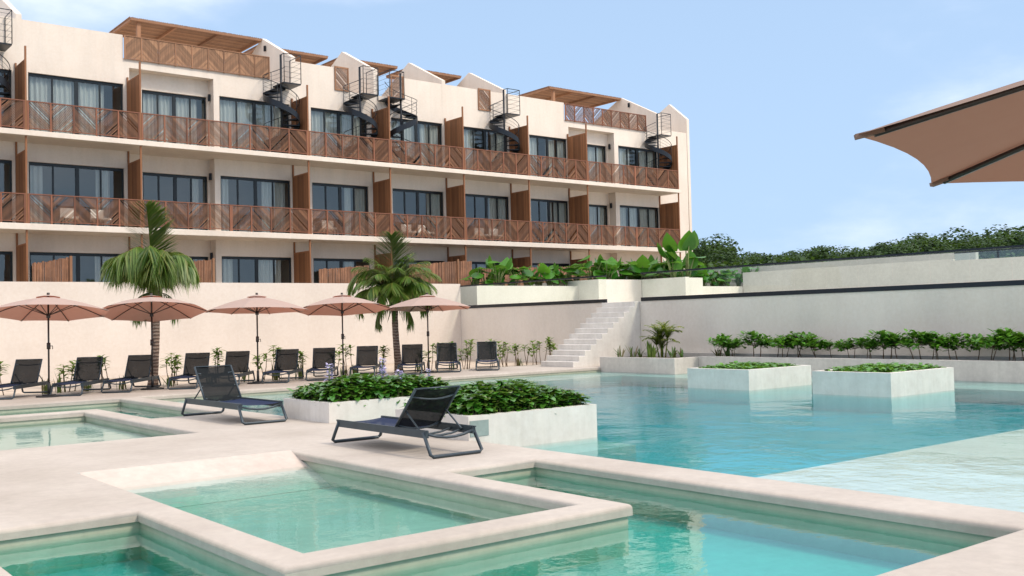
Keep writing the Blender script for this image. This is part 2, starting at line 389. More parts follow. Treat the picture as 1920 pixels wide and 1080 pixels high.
# faint joints cast into the deck in the left corner
jm = MB(); jm.box(-4, 1.05, 9.62, 9.632, .0005, .002); jm.box(.95, .962, 9.66, 15, .0005, .002)
tag(jm.build('deck_joint', 'terrace'), kind='structure')

# pool walls below the coping (set back 3 cm) : solid under-deck, one mesh
um = MB()
IN = .03
def basin_poly(nm, e):
    a, b, c, d = POOLS[nm][0]
    if nm == 'front': return [(1.62-e, -3-e), (3.02+e, -3-e), (3.02+e, 3.55-e), (7.55+e, 3.55-e), (7.55+e, 9.12+e), (6.28-e, 9.12+e), (6.28-e, 6.28+e), (3.02+e, 6.28+e), (3.02+e, 9.2+e), (1.62-e, 9.2+e)]
    if nm == 'back': return [(-4-e, 21.75-e), (6.36-e, 21.75-e), (6.36-e, 18.5-e), (7.76+e, 18.5-e), (7.76+e, 24.8+e), (-4-e, 24.8+e)]
    return [(a-e, c-e), (b+e, c-e), (b+e, d+e), (a-e, d+e)]
def shell(nm, floor):
    P = basin_poly(nm, IN); m = MB(); m.face([(x, y, floor) for x, y in P])
    for (x0, y0), (x1, y1) in zip(P, P[1:]+P[:1]): m.face([(x0, y0, floor), (x0, y0, -.095), (x1, y1, -.095), (x1, y1, floor)], 1)
    return m
tag(shell('front', -.44).build('pool_basin', ['pool', 'poolwall']), kind='structure')
cb = shell('centre', -.36)
# beach entry sloping into the centre pool
cb.face([(3.30, 12.17, -.004), (3.30, 11.1, -.357), (5.99, 11.1, -.357), (5.99, 12.17, -.004)])
cb.face([(3.30, 12.17, -.004), (5.99, 12.17, -.004), (5.99, 12.2, -.004), (3.30, 12.2, -.004)])
tag(cb.build('pool_basin', ['pool', 'poolwall']), kind='structure')
bm2 = MB(); bm2.face([(3.342, 12.152, -.002), (3.342, 11.62, -.185), (5.948, 11.62, -.185), (5.948, 12.152, -.002)])
tag(bm2.build('beach_entry', 'ramp'), kind='structure')
tag(shell('left', -.235).build('pool_basin', ['pool', 'poolwall']), kind='structure')
tag(shell('back', -.31).build('pool_basin', ['pool', 'poolwall']), kind='structure')
mbn = shell('main', -.50)
mbn.box(8.16, 24.76, 22.9, 24.92, -.52, -.188)          # shallow ledge below the far coping
mbn.box(22.6, 24.77, 7.16, 22.9, -.52, -.20)            # ledge below the terrace wall
mbn.box(8.15, 24.78, -7.1, 7.15, -.52, -.189)            # broad shelf on the near right
mbn.box(8.145, 10.6, 10.5, 15.0, -.52, -.24)            # step between the planters
tag(mbn.build('pool_basin', ['pool', 'poolwall']), kind='structure')
tag(MB().box(8.17, 24.7, -7, 7.147, -.187, -.183).build('pool_shelf', 'shelf'), kind='structure')
tag(MB().box(8.17, 24.7, 22.903, 24.9, -.187, -.183).build('pool_shelf', 'shelf'), kind='structure')
tag(MB().box(22.603, 24.7, 7.163, 22.897, -.199, -.195).build('pool_shelf', 'shelf'), kind='structure')
for nm, mt in (('front', 'waterf'), ('centre', 'waterg'), ('left', 'waterg'), ('back', 'waterg'), ('main', 'water')):
    poly = basin_poly(nm, .034)
    tag(MB().prism(poly, -1.3, WATER).build('pool_water', mt), kind='structure')

# ------------------------------------------------------------------ garden bed, walls, terrace
tag(MB().box(-8, 26.08, 28.3, 36.38, -1.3, -.05).build('garden_bed', 'sand'), kind='structure')
bedm = MB(); bedm.box(24.95, 26.08, -7, 25.4, -1.3, .26)
bedm.box(23.75, 24.95, 21.75, 24.85, -.3, .25)
bedm.box(24.9, 24.951, 21.75, 24.85, -.3, .25)
tag(bedm.build('planting_soil', 'soil'), kind='structure')
bw = empty('garden_wall', (0, 36.5, 0), 'long pink plastered wall behind the row of loungers and umbrellas', 'wall')
gw = MB(); gw.box(-10, 26.1, -.1, .15, -1.3, 3.30); gw.build('wall', 'wall', bw)

tw = empty('retaining_wall', (26.1, 0, 0), 'grey retaining wall with glass balustrade, beside the outdoor stairs', 'wall')
m = MB(); m.box(0, .35, 27.17, 36.395, -1.3, 2.2); m.box(0, .35, -8, 25.42, -1.3, 2.2); m.box(.003, .347, 25.42, 27.17, -1.3, 2.19)
m.build('wall', 'retain', tw)
def rail_run(y0, y1, joints):
    MB().box(-.02, .05, y0, y1, 2.203, 2.335).build('glass_channel', 'black', tw)
    MB().box(-.012, .042, y0, y1, 3.165, 3.225).build('handrail', 'black', tw)
    js = [y0]+joints+[y1]
    for a, b in zip(js[:-1], js[1:]):
        MB().box(.010, .022, a+.008, b-.008, 2.357, 3.168).build('glass_panel', 'railglass', tw)
rail_run(27.17, 36.39, [28.29, 29.54, 30.72, 31.86, 33.01, 34.18, 35.35])
rail_run(-6.0, 25.38, [v for v in (-4.8, -3.6, -2.4, -1.2, 0, 1.2, 2.4, 3.6, 4.8, 6.0, 7.3, 8.6, 9.9, 11.1, 12.27, 13.38, 14.49, 15.6, 16.69, 17.76, 18.89, 20.09, 21.25, 22.26, 23.31, 24.34)])

tag(MB().box(26.45, 400, -200, 36.39, -1.3, 2.196).build('terrace_ground', 'terrace'), kind='structure')
tag(MB().box(-60, 400, 36.65, 400, -1.3, 2.19).build('terrace_lawn', 'ground'), kind='structure')

# outdoor stairs
st = MB(); nst = 12; run = .272; rise = 2.196/nst
sx0 = 26.098-run*nst
prof = [(sx0, -1.0)]
for i in range(nst): prof += [(sx0+run*i, rise*(i+1)), (sx0+run*(i+1), rise*(i+1))]
prof += [(26.098, -1.0)]
k = len(st.v); n = len(prof)
st.v += [(x, 25.45, z) for x, z in prof]+[(x, 27.14, z) for x, z in prof]
st.f.append(tuple(range(n))); st.mi.append(0); st.sm.append(False)
st.f.append(tuple(reversed(range(n, 2*n)))); st.mi.append(0); st.sm.append(False)
for i in range(n): st.f.append((i, n+i, n+(i+1) % n, (i+1) % n)); st.mi.append(0); st.sm.append(False)
tag(st.build('outdoor_stairs', 'concrete', bevel=.012), 'pale concrete stairs climbing to the terrace at the pool corner', 'stairs')

def planter_box(name, x0, x1, y0, y1, z0, z1, label, cat='planter', t=.12, group=None, mat='concrete', soil=.07, bottom=None):
    e = empty(name, ((x0+x1)/2, (y0+y1)/2, z0), label, cat, group)
    hx, hy, h = (x1-x0)/2, (y1-y0)/2, z1-z0
    m = MB(); b = z0 - (bottom if bottom is not None else z0) ; zb = -b
    P = [(-hx, -hy), (hx, -hy), (hx, hy), (-hx, hy)]; Q = [(-hx+t, -hy+t), (hx-t, -hy+t), (hx-t, hy-t), (-hx+t, hy-t)]
    for i in range(4):
        j = (i+1) % 4
        m.face([(*P[i], zb), (*P[j], zb), (*P[j], h), (*P[i], h)])
        m.face([(*P[i], h), (*P[j], h), (*Q[j], h), (*Q[i], h)])
        m.face([(*Q[j], h-.3), (*Q[i], h-.3), (*Q[i], h), (*Q[j], h)])
    m.build('planter_wall', mat, e)
    MB().box(-hx+t-.002, hx-t+.002, -hy+t-.002, hy-t+.002, h-.25, h-soil).build('soil', 'soil', e)
    return e
pl1 = planter_box('planter', 8.02, 10.7, 14.95, 16.62, 0.001, .335, 'white concrete planter of lilac-flowering plants behind the nearest lounger', bottom=-1.2)
pl2 = planter_box('planter', 8.08, 10.45, 11.15, 13.0, 0.001, .33, 'white concrete planter with a grey access panel on its front', bottom=-1.2)
MB().box(-1.165, -.85, -.935, -.922, .05, .262).build('access_panel', 'panelgrey', pl2)
pl3 = planter_box('planter', 19.2, 21.65, 15.25, 17.15, -.16, .325, 'left one of the two white planters standing in the far water', bottom=-1.2)
pl4 = planter_box('planter', 19.2, 21.75, 11.6, 13.5, -.16, .34, 'right one of the two white planters standing in the far water', bottom=-1.2)
# low wall planters in front of the retaining wall
m = MB(); m.box(23.6, 23.75, 21.6, 24.97, -1.0, .33); m.box(23.75, 24.95, 21.6, 21.75, -1.0, .33)
tag(m.build('corner_planter', 'concrete2', bevel=.01), 'low grey corner planter with spiky plants and a small palm', 'planter')
m = MB(); m.box(24.72, 24.95, -7, 21.598, -1.0, .345)
tag(m.build('low_wall', 'concrete2', bevel=.01), 'long low wall in front of the shrub bed along the far water edge', 'wall')
m = MB(); m.box(25.75, 26.09, -7, 25.3, -.3, .40)
tag(m.build('wall_footing', 'concrete2'), 'narrow concrete ledge at the foot of the retaining wall behind the shrubs', 'ledge')

# terrace planters and walls behind the balustrade
def poly_wall(name, pts, z0, zs, t, mat, label, cat):
    e = MB()
    for (a, b), z1 in zip(zip(pts[:-1], pts[1:]), zs):
        x0, x1 = sorted((a[0], b[0])); y0, y1 = sorted((a[1], b[1]))
        if abs(x0-x1) < .01: e.box(x0, x0+t, y0+(.0), y1, z0, z1)
        else: e.box(x0+.002, x1-.002 if x1 > x0 else x1, y0+.003, y0+t, z0, z1-.003)
    return tag(e.build(name, mat), label, cat)
poly_wall('terrace_planter', [(27.2, 40.5), (27.2, 36.66), (33.34, 36.66)], 2.0, [3.24, 3.24], .25, 'terrace', 'low white terrace planter wall seen through the left balustrade', 'planter')
poly_wall('terrace_planter', [(33.34, 40.5), (33.34, 35.21), (36.27, 35.21)], 2.0, [3.50, 3.50], .28, 'terrace', 'taller white planter block at the head of the stairs', 'planter')
poly_wall('terrace_planter', [(36.27, 35.2), (36.27, 32.35), (37.5, 32.35)], 2.0, [3.50, 3.47], .28, 'terrace', 'white planter corner right of the stair head below the tallest leaves', 'planter')
tag(MB().box(37.5, 40.49, 32.36, 32.6, 2.0, 3.06).build('terrace_planter', 'terrace'), 'lowest stretch of white terrace planter wall, left of the long grey wall', 'planter')
m = MB(); m.box(40.5, 40.78, 21.53, 32.34, 2.0, 3.72); m.box(40.5, 40.78, 20.8, 21.528, 2.0, 3.68)
m2 = MB()
# upper edge rises slightly away from the camera's left: two long boxes
m = MB(); m.box(40.5, 40.78, -30, 21.5, 2.0, 3.66); m.box(40.498, 40.782, 21.5, 32.34, 2.0, 3.74)
tag(m.build('terrace_wall', 'farwall'), 'long pale wall on the upper terrace behind the right balustrade', 'wall')
m = MB(); m.box(42.6, 42.85, 21.55, 40, 2.0, 4.12)
tag(m.build('terrace_back_wall', 'farwall'), 'taller wall rising behind the long pale terrace wall', 'wall')
tr_ = empty('terrace_railing', (40.64, 0, 3.66), 'black railing along the top of the long terrace wall at the far right', 'railing')
m = MB(); m.box(-.03, .03, -28, 21.45, .30, .34); m.build('handrail', 'black', tr_)
m = MB()
for i in range(16): m.box(-.03, .03, 19.6-3*i, 19.66-3*i, .003, .30)
m.build('posts', 'black', tr_)
MB().box(-.006, .006, -28, 21.45, .02, .298).build('infill', 'glass', tr_)

# ------------------------------------------------------------------ hotel building
YW, YF = 45.7, 44.0
hb = empty('hotel_building', (30, 45.7, 2.2), 'long cream four-level hotel with wooden balconies and spiral stairs', 'building')
OX, OY, OZ = 30, 45.7, 2.2
class HB(MB):
    def put(s, name, mats, parent=None, bevel=0):
        s.v = [(x-OX, y-OY, z-OZ) for x, y, z in s.v]; return s.build(name, mats, parent or hb, bevel=bevel)
FL = [2.2, 6.0, 9.78]; XL, XR = 0.5, 51.75
W = [(5.6, 10.03), (10.66, 14.59), ('r', 14.85, 18.75, 15.6, 18.65), (19.03, 22.63), (23.8, 27.05), (28.5, 31.8), (33.2, 36.39), (37.99, 40.97), ('r', 41.1, 44.95, 41.6, 44.85), (45.3, 48.9)]
fac = HB()
for fi, zf in enumerate(FL):
    head = zf+2.79; ztop = [5.979, 9.759, 13.6][fi]; zs_ = [5.745, 9.56, 13.6][fi]
    x = XL
    for wn in W:
        rec = wn[0] == 'r'; a, b = (wn[1], wn[2]) if rec else wn
        fac.box(x, a, YW, YW+.25, zf-.02, ztop)
        if rec:
            rt = 13.33 if fi == 2 else ztop
            if fi == 2: fac.box(a, b, YW, YW+.25, 13.33, ztop)
            fac.box(a-.1, a, YW+.251, 46.5, zf-.02, ztop); fac.box(b, b+.1, YW+.251, 46.5, zf-.02, ztop)
            wa, wb = wn[3], wn[4]
            fac.box(a+.001, wa, 46.3, 46.5, zf-.02, rt-.002); fac.box(wb, b-.001, 46.3, 46.5, zf-.02, rt-.002)
            fac.box(wa, wb, 46.3, 46.5, head, rt-.002)
            if fi == 2: fac.box(a+.001, b-.001, YW+.251, 46.299, 13.33, 13.5)
            else: fac.box(a+.001, b-.001, YW-.001, 46.299, zs_, ztop-.003)
        else:
            fac.box(a, b, YW, YW+.25, head, ztop)
        x = b
    fac.box(x, XR, YW, YW+.25, zf-.02, ztop)
fac.box(XR-.25, XR, YW+.251, 57, 2.0, 13.6); fac.box(XL, XL+.25, YW+.251, 57, 2.0, 13.6); fac.box(XL+.251, XR-.251, 56.7, 57, 2.0, 13.6)
# parapet
def par(a, b, z=14.77): fac.box(a, b, YW+.003, YW+.22, 13.602, z)
par(XL, 14.59); par(22.99, 25.16); par(29.33, 34.28); par(35.18, 40.8); par(49.19, XR, 13.98); par(47.85, 48.94, 13.75); par(14.59, 21.6, 13.73); par(21.6, 22.75, 13.64); par(25.97, 27.47, 13.62); par(27.7, 29.33, 13.62); par(34.28, 35.18, 13.62); par(40.8, 47.85, 13.73)
fac.put('wall', 'facade')
HB().box(XL+.26, XR-.26, YW+.23, 56.68, 13.45, 13.6).put('roof_terrace', 'soffit')
# gable party walls
for gx, zt, yk in ((10.19, 0, 0), (22.75, 0, 0), (27.47, 0, 0), (31.81, 0, 0), (36.11, 0, 0), (48.95, 0, 0), (53.75, .45, 1.7)):
    m = HB(); t = .24; y0 = YW-.003+yk
    P = [(y0, 13.3), (y0, 14.98+zt), (49.0, 16.66+(.1 if yk else 0)), (52.4, 15.15), (56.6, 15.15), (56.6, 13.3)]
    if yk: P[0] = (y0, 6.0); P[-1] = (56.6, 6.0)
    k = len(P); m.v += [(gx, y, z) for y, z in P]+[(gx+t, y, z) for y, z in P]
    m.f.append(tuple(reversed(range(k)))); m.f.append(tuple(range(k, 2*k))); m.mi += [0, 0]; m.sm += [False, False]
    for i in range(k): m.f.append((i, (i+1) % k, k+(i+1) % k, k+i)); m.mi.append(0); m.sm.append(False)
    m.put('gable_wall', 'facade')
# slabs
for z0, z1 in ((5.745, 6.0), (9.56, 9.78)):
    HB().box(XL-.02, 49.05, YF-.12, YW-.002, z0, z1).put('balcony_slab', 'facade', bevel=.015)
HB().box(XL, 49.05, YF-1.2, YW-.002, 2.1, 2.21).put('ground_floor_slab', 'facade')
# windows
rw = random.Random(3)
def window(a, b, y, z0, z1, panes, cover):
    f = HB(); T = .07; yc = y+.10
    f.box(a, b, yc, yc+.08, z1-T-.05, z1); f.box(a, b, yc, yc+.08, z0, z0+T); f.box(a, a+T, yc, yc+.08, z0+T, z1-T-.05); f.box(b-T, b, yc, yc+.08, z0+T, z1-T-.05)
    pw = (b-a)/panes
    for i in range(1, panes):
        wd = .07 if (i*2 != panes) else .16
        f.box(a+i*pw-wd/2, a+i*pw+wd/2, yc+.002, yc+.078, z0+T, z1-T-.05)
    fo = f.put('window', 'frame')
    g = HB(); g.box(a+T*.5, b-T*.5, yc+.035, yc+.045, z0+T*.5, z1-T*.5); g.put('glass', 'glass', fo)
    for (ca, cb) in cover:
        c = HB(); n = max(8, int((cb-ca)*(b-a)/.035)); ph = rw.random()*9
        pts = []
        for i in range(n+1):
            x = a+.09+(b-a-.18)*(ca+(cb-ca)*i/n); pts.append((x, y+.30+.045*math.sin(i*1.05+ph)+.02*math.sin(i*.37)))
        for (p, q) in zip(pts[:-1], pts[1:]): c.face([(p[0], p[1], z0+.03), (q[0], q[1], z0+.03), (q[0], q[1], z1-.1), (p[0], p[1], z1-.1)], smooth=True)
        c.put('curtain', 'curtain', fo)
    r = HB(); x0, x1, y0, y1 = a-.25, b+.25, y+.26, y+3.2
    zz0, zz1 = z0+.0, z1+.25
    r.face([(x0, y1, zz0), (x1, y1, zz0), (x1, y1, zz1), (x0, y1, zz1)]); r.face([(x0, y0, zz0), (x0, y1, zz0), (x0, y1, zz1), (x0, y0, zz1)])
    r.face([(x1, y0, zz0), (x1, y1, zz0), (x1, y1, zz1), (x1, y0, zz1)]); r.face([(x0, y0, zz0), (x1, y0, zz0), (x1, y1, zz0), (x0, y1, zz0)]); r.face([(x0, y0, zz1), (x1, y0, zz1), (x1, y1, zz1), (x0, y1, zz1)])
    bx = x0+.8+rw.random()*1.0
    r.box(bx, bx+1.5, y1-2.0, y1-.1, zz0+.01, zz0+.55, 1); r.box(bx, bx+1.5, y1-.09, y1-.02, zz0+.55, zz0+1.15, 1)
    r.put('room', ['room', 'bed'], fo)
covers_top = [[(0, .8)], [(0, .82)], [(.0, .9)], [(0, .95)], [(0, .97)], [(.0, .55), (.62, 1)], [(0, .3), (.7, 1)], [(0, .3), (.5, .75), (.8, 1)], [(.35, 1)], [(0, .35), (.6, 1)]]
covers_mid = [[(.3, .6)], [(0, .14), (.72, .88)], [(.78, .92)], [(0, .12), (.62, .98)], [(.62, .74), (.8, 1)], [(.72, 1)], [(.62, 1)], [(.5, .62), (.7, 1)], [(.45, 1)], [(0, .22), (.3, .5), (.56, .98)]]
covers_low = [[(.4, .9)], [(.7, .95)], [(.7, 1)], [(0, .16), (.5, .9)], [(.6, .8)], [(.6, 1)], [(.3, .6)], [(.3, .6)], [(.5, 1)], [(0, .4)]]
for fi, zf in enumerate(FL):
    for wi, wn in enumerate(W):
        cov = (covers_low, covers_mid, covers_top)[fi][wi]
        if wn[0] == 'r': window(wn[3], wn[4], 46.3, zf+.03, zf+2.78, 4, cov)
        else: window(wn[0], wn[1], YW, zf+.03, zf+2.78, 4, cov)
# wall lamps on the recess reveals
for x in (18.72, 44.92):
    for z in (12.5, 8.75, 5.0):
        HB().box(x-.09, x-.001, 46.0, 46.12, z-.16, z+.16).put('wall_lamp', 'black')
for x, y, z in ((22.72, 48.5, 16.0), (27.44, 50.2, 15.1), (36.08, 50.0, 15.1), (36.08, 46.6, 14.5), (48.92, 48.2, 16.0)):
    HB().box(x-.08, x-.001, y-.06, y+.06, z-.14, z+.14).put('wall_lamp', 'black')
# privacy screens
SCR = [10.17, 14.76, 22.75, 27.33, 31.96, 36.49, 40.99, 48.93]
def screen(x, zf, ztop, polez):
    m = HB(); m.box(x-.035, x+.035, YF-.02, YF+.05, zf+.002, polez); m.box(x-.035, x+.035, YW-.085, YW-.015, zf+.002, polez-.35 if polez > 12.9 else polez)
    m.box(x-.034, x+.034, YF+.052, YW-.087, ztop-.06, ztop); so_ = m.put('privacy_screen', 'screen')
    c = HB(); n = 26
    for i in range(n):
        y = YF+.06+(YW-YF-.16)*i/n; c.box(x-.02-.008*(i % 2), x+.02+.008*(i % 2), y, y+(YW-YF-.16)/n*.93, zf+.05, ztop-.062)
    c.put('cane_panel', 'screen', so_); return so_
for zf, zt, pz in ((2.2, 5.22, 5.744), (6.0, 9.0, 9.559), (9.78, 12.68, 13.22)):
    for x in SCR: screen(x, zf, zt, pz)
# balcony railings: chevron stick panels
def stick_panel(w, h, flip, mat='stick', t=.030, gap=.047):
    if mat == 'lattice': t = .056
    m = MB(); n = int((w+h)/(gap*1.414))
    for i in range(n+1):
        c = (i+.5)*gap*1.414
        if c > w+h: break
        x0, z0 = (min(c, w), max(0, c-w)); x1, z1 = (max(0, c-h), min(c, h))
        if flip: x0, x1 = w-x0, w-x1
        j = rnd.uniform(-.004, .004)
        if mat == 'stick' and rnd.random() < .07: continue
        m.bar((x0, j, z0), (x1, j, z1), t*rnd.uniform(.75, 1.1), .014, upv=(0, 1, 0))
    return m
PW = {}
def panel_obj(w, h, flip, parent, loc, mat='stick'):
    key = (round(w, 3), round(h, 3), flip, mat)
    if key not in PW:
        o = stick_panel(w, h, flip, mat).build('stick_panel', mat, parent); PW[key] = o
    else:
        o = PW[key].copy(); COL.objects.link(o); o.parent = parent
    o.location = (loc[0]-OX, loc[1]-OY, loc[2]-OZ); return o
flipc = [0]
def railing(x0, x1, n, zb, h, y, mat='wood', smat='stick', feet=True):
    m = HB(); T = .05
    m.box(x0+.002, x1-.002, y-.035, y+.035, zb+h-.045, zb+h); m.box(x0+.002, x1-.002, y-.03, y+.03, zb+.075, zb+.115)
    pw = (x1-x0)/n
    for i in range(n+1):
        x = min(max(x0+i*pw, x0+.032), x1-.032)
        m.box(x-.03, x+.03, y-.032, y+.032, zb+(.003 if feet else .05), zb+h-.046)
    ro = m.put('balcony_railing' if feet else 'roof_railing', mat)
    for i in range(n):
        panel_obj(pw-.07, h-.17, flipc[0] % 2 == 0, ro, (x0+i*pw+.035, y, zb+.12), smat); flipc[0] += 1
bays = [(5.62, 10.13, 5), (10.21, 14.72, 5), (14.80, 18.8, 4), (18.8, 22.71, 4), (22.79, 27.29, 5), (27.37, 31.92, 5), (32.0, 36.45, 5), (36.53, 40.95, 5), (41.03, 45.0, 4), (45.0, 48.95, 4)]
for zf in (6.0, 9.78):
    for a, b, n in bays: railing(a, b, n, zf, 1.22, YF)
railing(14.62, 21.58, 9, 13.62, 1.15, YW-.06, 'roofwood', 'lattice', False)
railing(40.82, 47.83, 9, 13.62, 1.12, YW-.06, 'wood', 'stick', False)
for a, b in ((25.16, 25.97), (28.5, 29.3), (34.28, 35.16)):
    m = HB(); m.box(a, a+.07, YW-.06, YW+.0, 13.6, 14.84); m.box(b-.07, b, YW-.06, YW+.0, 13.6, 14.84); m.box(a+.07, b-.07, YW-.058, YW-.002, 14.76, 14.84); m.box(a+.07, b-.07, YW-.058, YW-.002, 13.6, 13.67)
    go = m.put('roof_gate', 'roofwood')
    g = stick_panel(b-a-.14, 1.08, rnd.random() < .5).build('stick_panel', 'stick', go); g.location = (a+.07-OX, YW-.03-OY, 13.675-OZ)
# pergolas
def pergola(x0, x1, y0, y1, z, n, post=None):
    m = HB(); m.box(x0, x1, y0-.05, y0+.05, z-.10, z); m.box(x0, x1, y1-.05, y1+.05, z-.10, z)
    for i in range(n+1):
        x = x0+.05+(x1-x0-.1)*i/n; m.box(x-.05, x+.05, y0+.052, y1-.052, z-.12, z-.002)
    if post: m.box(post-.09, post+.09, y0+.1, y0+.28, 13.6, z-.11); 
    po = m.put('pergola', 'roofwood')
    c = HB(); y = y0-.04; rr = random.Random(int(x0*10))
    while y < y1+.04:
        wv = rr.uniform(.02, .045); c.box(x0-.04, x1+.04, y, y+wv, z+.004, z+.022+rr.random()*.01); y += wv+rr.uniform(.012, .05)
    x = x0-.04
    while x < x1+.04:
        wv = rr.uniform(.02, .05); c.box(x, x+wv, y0-.05, y1+.05, z+.036, z+.052); x += wv+rr.uniform(.03, .09)
    c.put('cane_cover', 'lattice', po)
pergola(16.0, 22.72, 49.0, 52.1, 16.60, 3, 16.45); pergola(23.3, 27.45, 50.6, 53.0, 16.72, 2); pergola(28.0, 31.79, 50.2, 52.6, 16.66, 2); pergola(32.3, 36.09, 49.8, 52.2, 16.58, 2); pergola(42.5, 48.92, 49.0, 52.1, 16.60, 3, 43.0)
# spiral stairs
def spiral(mirror):
    sx = -1 if mirror else 1
    Rr = .84; H0 = 0.002; H = 3.57; n = 15; a0 = R(50); tot = R(540)
    P = lambda ang, r, z: (sx*r*math.cos(ang), r*math.sin(ang), z)
    ang = lambda z: a0+(H-z)/H*tot
    root = bpy.data.objects.new('spiral_staircase', None); COL.objects.link(root); root.parent = hb
    MB().cyl((0, 0), .055, H0, H+1.38, 12).build('centre_pole', 'black', root)
    m = MB()
    for i in range(n):
        z = H*(i+1)/(n+1); A = ang(z); da = tot/(n+1)*.5
        pts = [P(A-da*1.1, .05, z), P(A-da*1.1, Rr, z), P(A, Rr+.01, z), P(A+da*1.1, Rr, z), P(A+da*1.1, .05, z)]
        if mirror: pts = pts[::-1]
        m.face(pts); m.face([(x, y, zz-.04) for x, y, zz in reversed(pts)])
        for p, q in zip(pts, pts[1:]+pts[:1]): m.face([p, (p[0], p[1], p[2]-.04), (q[0], q[1], q[2]-.04), q])
    m.build('treads', 'black', root)
    m = MB(); K = 60
    for i in range(K):
        z0, z1 = H*i/K, H*(i+1)/K; A0, A1 = ang(z0), ang(z1); r0, r1 = Rr, Rr+.03
        lo, hi_ = -.14, .16
        if z0 < .2: lo = 0
        q = [P(A0, r1, z0+lo), P(A1, r1, z1+lo), P(A1, r1, z1+hi_), P(A0, r1, z0+hi_)]; qi = [P(A0, r0, z0+lo), P(A1, r0, z1+lo), P(A1, r0, z1+hi_), P(A0, r0, z0+hi_)]
        m.face(q, smooth=True); m.face(qi[::-1], smooth=True); m.face([q[3], q[2], qi[2], qi[3]]); m.face([q[0], qi[0], qi[1], q[1]])
    m.build('stringer', 'black', root)
    m = MB(); hr = [P(ang(H*i/K), Rr+.015, H*i/K+1.0) for i in range(K+1)]
    m.tube(hr, .018, 6)
    for hh in (.4, .6, .8): m.tube([P(ang(H*i/K), Rr+.015, H*i/K+hh) for i in range(0, K+1, 2)], .007, 4)
    for i in range(0, n+1, 2):
        z = H*(i+.6)/(n+1); m.tube([P(ang(z), Rr+.015, z), P(ang(z), Rr+.015, z+1.0)], .013, 5)
    m.build('handrail', 'black', root)
    m = MB(); xa, xb = (0, .88); ya, yb = -.35, .83
    def bx(x0, x1, y0, y1, z0, z1):
        x0, x1 = sorted((sx*x0, sx*x1)); m.box(x0, x1, y0, y1, z0, z1)
    bx(-.05, xb, ya, yb, H-.06, H); m.build('landing', 'black', root)
    m = MB()
    pts = [(0, ya), (xb, ya), (xb, yb)]
    for (x, y) in pts: m.tube([(sx*x, y, H), (sx*x, y, H+1.38)], .02, 6)
    for hh in (.25, .5, .75, 1.0, 1.22): m.tube([(sx*x, y, H+hh) for x, y in pts], .007, 4)
    m.tube([(sx*x, y, H+1.38) for x, y in pts], .02, 6)
    m.tube([(0, ya, H+1.38), (0, 0, H+1.38)], .02, 6)
    m.build('landing_railing', 'black', root)
    return root
sp = spiral(False); spm = spiral(True)
for i, x in enumerate((8.9, 21.78, 26.13, 35.45, 48.02)):
    o = sp if i == 0 else copy_tree(sp, hb); o.location = (x-OX, 44.82-OY, 9.78-OZ)
spm.location = (28.57-OX, 44.82-OY, 9.78-OZ)

# cane fences closing the ground-floor gardens
def cane_fence(x0, x1, y, z0, za, zb, label, post=None):
    e = empty('cane_fence', ((x0+x1)/2, y, z0), label, 'fence', 'cane fences of the ground-floor gardens')
    m = MB(); x = x0; cx = (x0+x1)/2; r = random.Random(int(x0*7))
    while x < x1:
        wv = r.uniform(.05, .10); t = (x-x0)/(x1-x0); z = za+(zb-za)*t+r.uniform(-.03, .03)
        m.tube([(x-cx, r.uniform(-.02, .02), 0), (x-cx, r.uniform(-.02, .02), z-z0)], wv/2, 6); x += wv*.93
    m.build('canes', 'fence', e)
    if post: MB().box(post-cx-.05, post-cx+.05, -.11, -.04, 0, zb-z0+.06).build('post', 'roofwood', e)
cane_fence(10.25, 11.62, 43.4, 2.2, 4.35, 4.62, 'short dark cane fence left of the first palm crown', 11.66)
cane_fence(22.9, 25.6, 43.4, 2.2, 4.30, 4.5, 'brown cane fence left of the second palm crown')
cane_fence(28.0, 31.85, 43.4, 2.2, 4.6, 4.86, 'dark cane fence with a pale post right of the second palm crown', 30.95)
cane_fence(32.1, 40.9, 43.4, 2.2, 4.45, 4.7, 'long cane fence behind the big-leaved terrace plants', 36.5)
cane_fence(16.2, 17.6, 43.4, 2.2, 4.5, 4.65, 'small cane fence half hidden by the first palm crown', 17.66)

# ------------------------------------------------------------------ plants
def hvec(a, e): return Vector((math.cos(a)*math.cos(e), math.sin(a)*math.cos(e), math.sin(e)))
ROUND = ((0, .25), (.12, .75), (.4, 1), (.7, .9), (.9, .5), (1, .08))
LANCE = ((0, .15), (.25, .8), (.5, 1), (.78, .65), (1, .03))
BLADE = ((0, .7), (.4, 1), (.75, .7), (1, .04))
def pond_plants(parent_box, hx, hy, z, height, count, seed, name, label, size=.105, mat='hyacinth', sunk=.12):
    r = random.Random(seed); m = MB()
    for i in range(count):
        u, v = r.uniform(-1, 1), r.uniform(-1, 1)
        ex = 1-max(abs(u), abs(v))**5
        top = height*(.45+.55*ex)*(.78+.3*mnoise.noise(Vector((u*hx*1.3, v*hy*1.3, seed)))+.12)
        hgt = top*(1-r.random()**1.6*.85); x, y = u*hx*1.02, v*hy*1.02
        a = r.uniform(0, 6.283); e = r.uniform(.1, 1.0)
        out = math.atan2(v, u); a = out+r.gauss(0, 1.2)
        m.leaf((x, y, hgt), hvec(a, e*.9-.25), hvec(a+math.pi, .5) + Vector((0, 0, .5)), size*r.uniform(.55, 1.6), size*r.uniform(.75, 1.1), r.uniform(.1, .5), ROUND, .2)
        if i % 3 == 0: m.tube([(x*.96, y*.96, -.02), (x, y, hgt)], .006, 4, 1, cap=False)
    o = m.build(name, [mat, 'stem']); o.location = (parent_box.location.x, parent_box.location.y, z)
    return tag(o, label, 'plants', kind='stuff')
pond_plants(pl1, 1.20, .74, .26, .45, 4200, 1, 'pond_plants', 'dense glossy green leaves with lilac flowers in the left near planter')
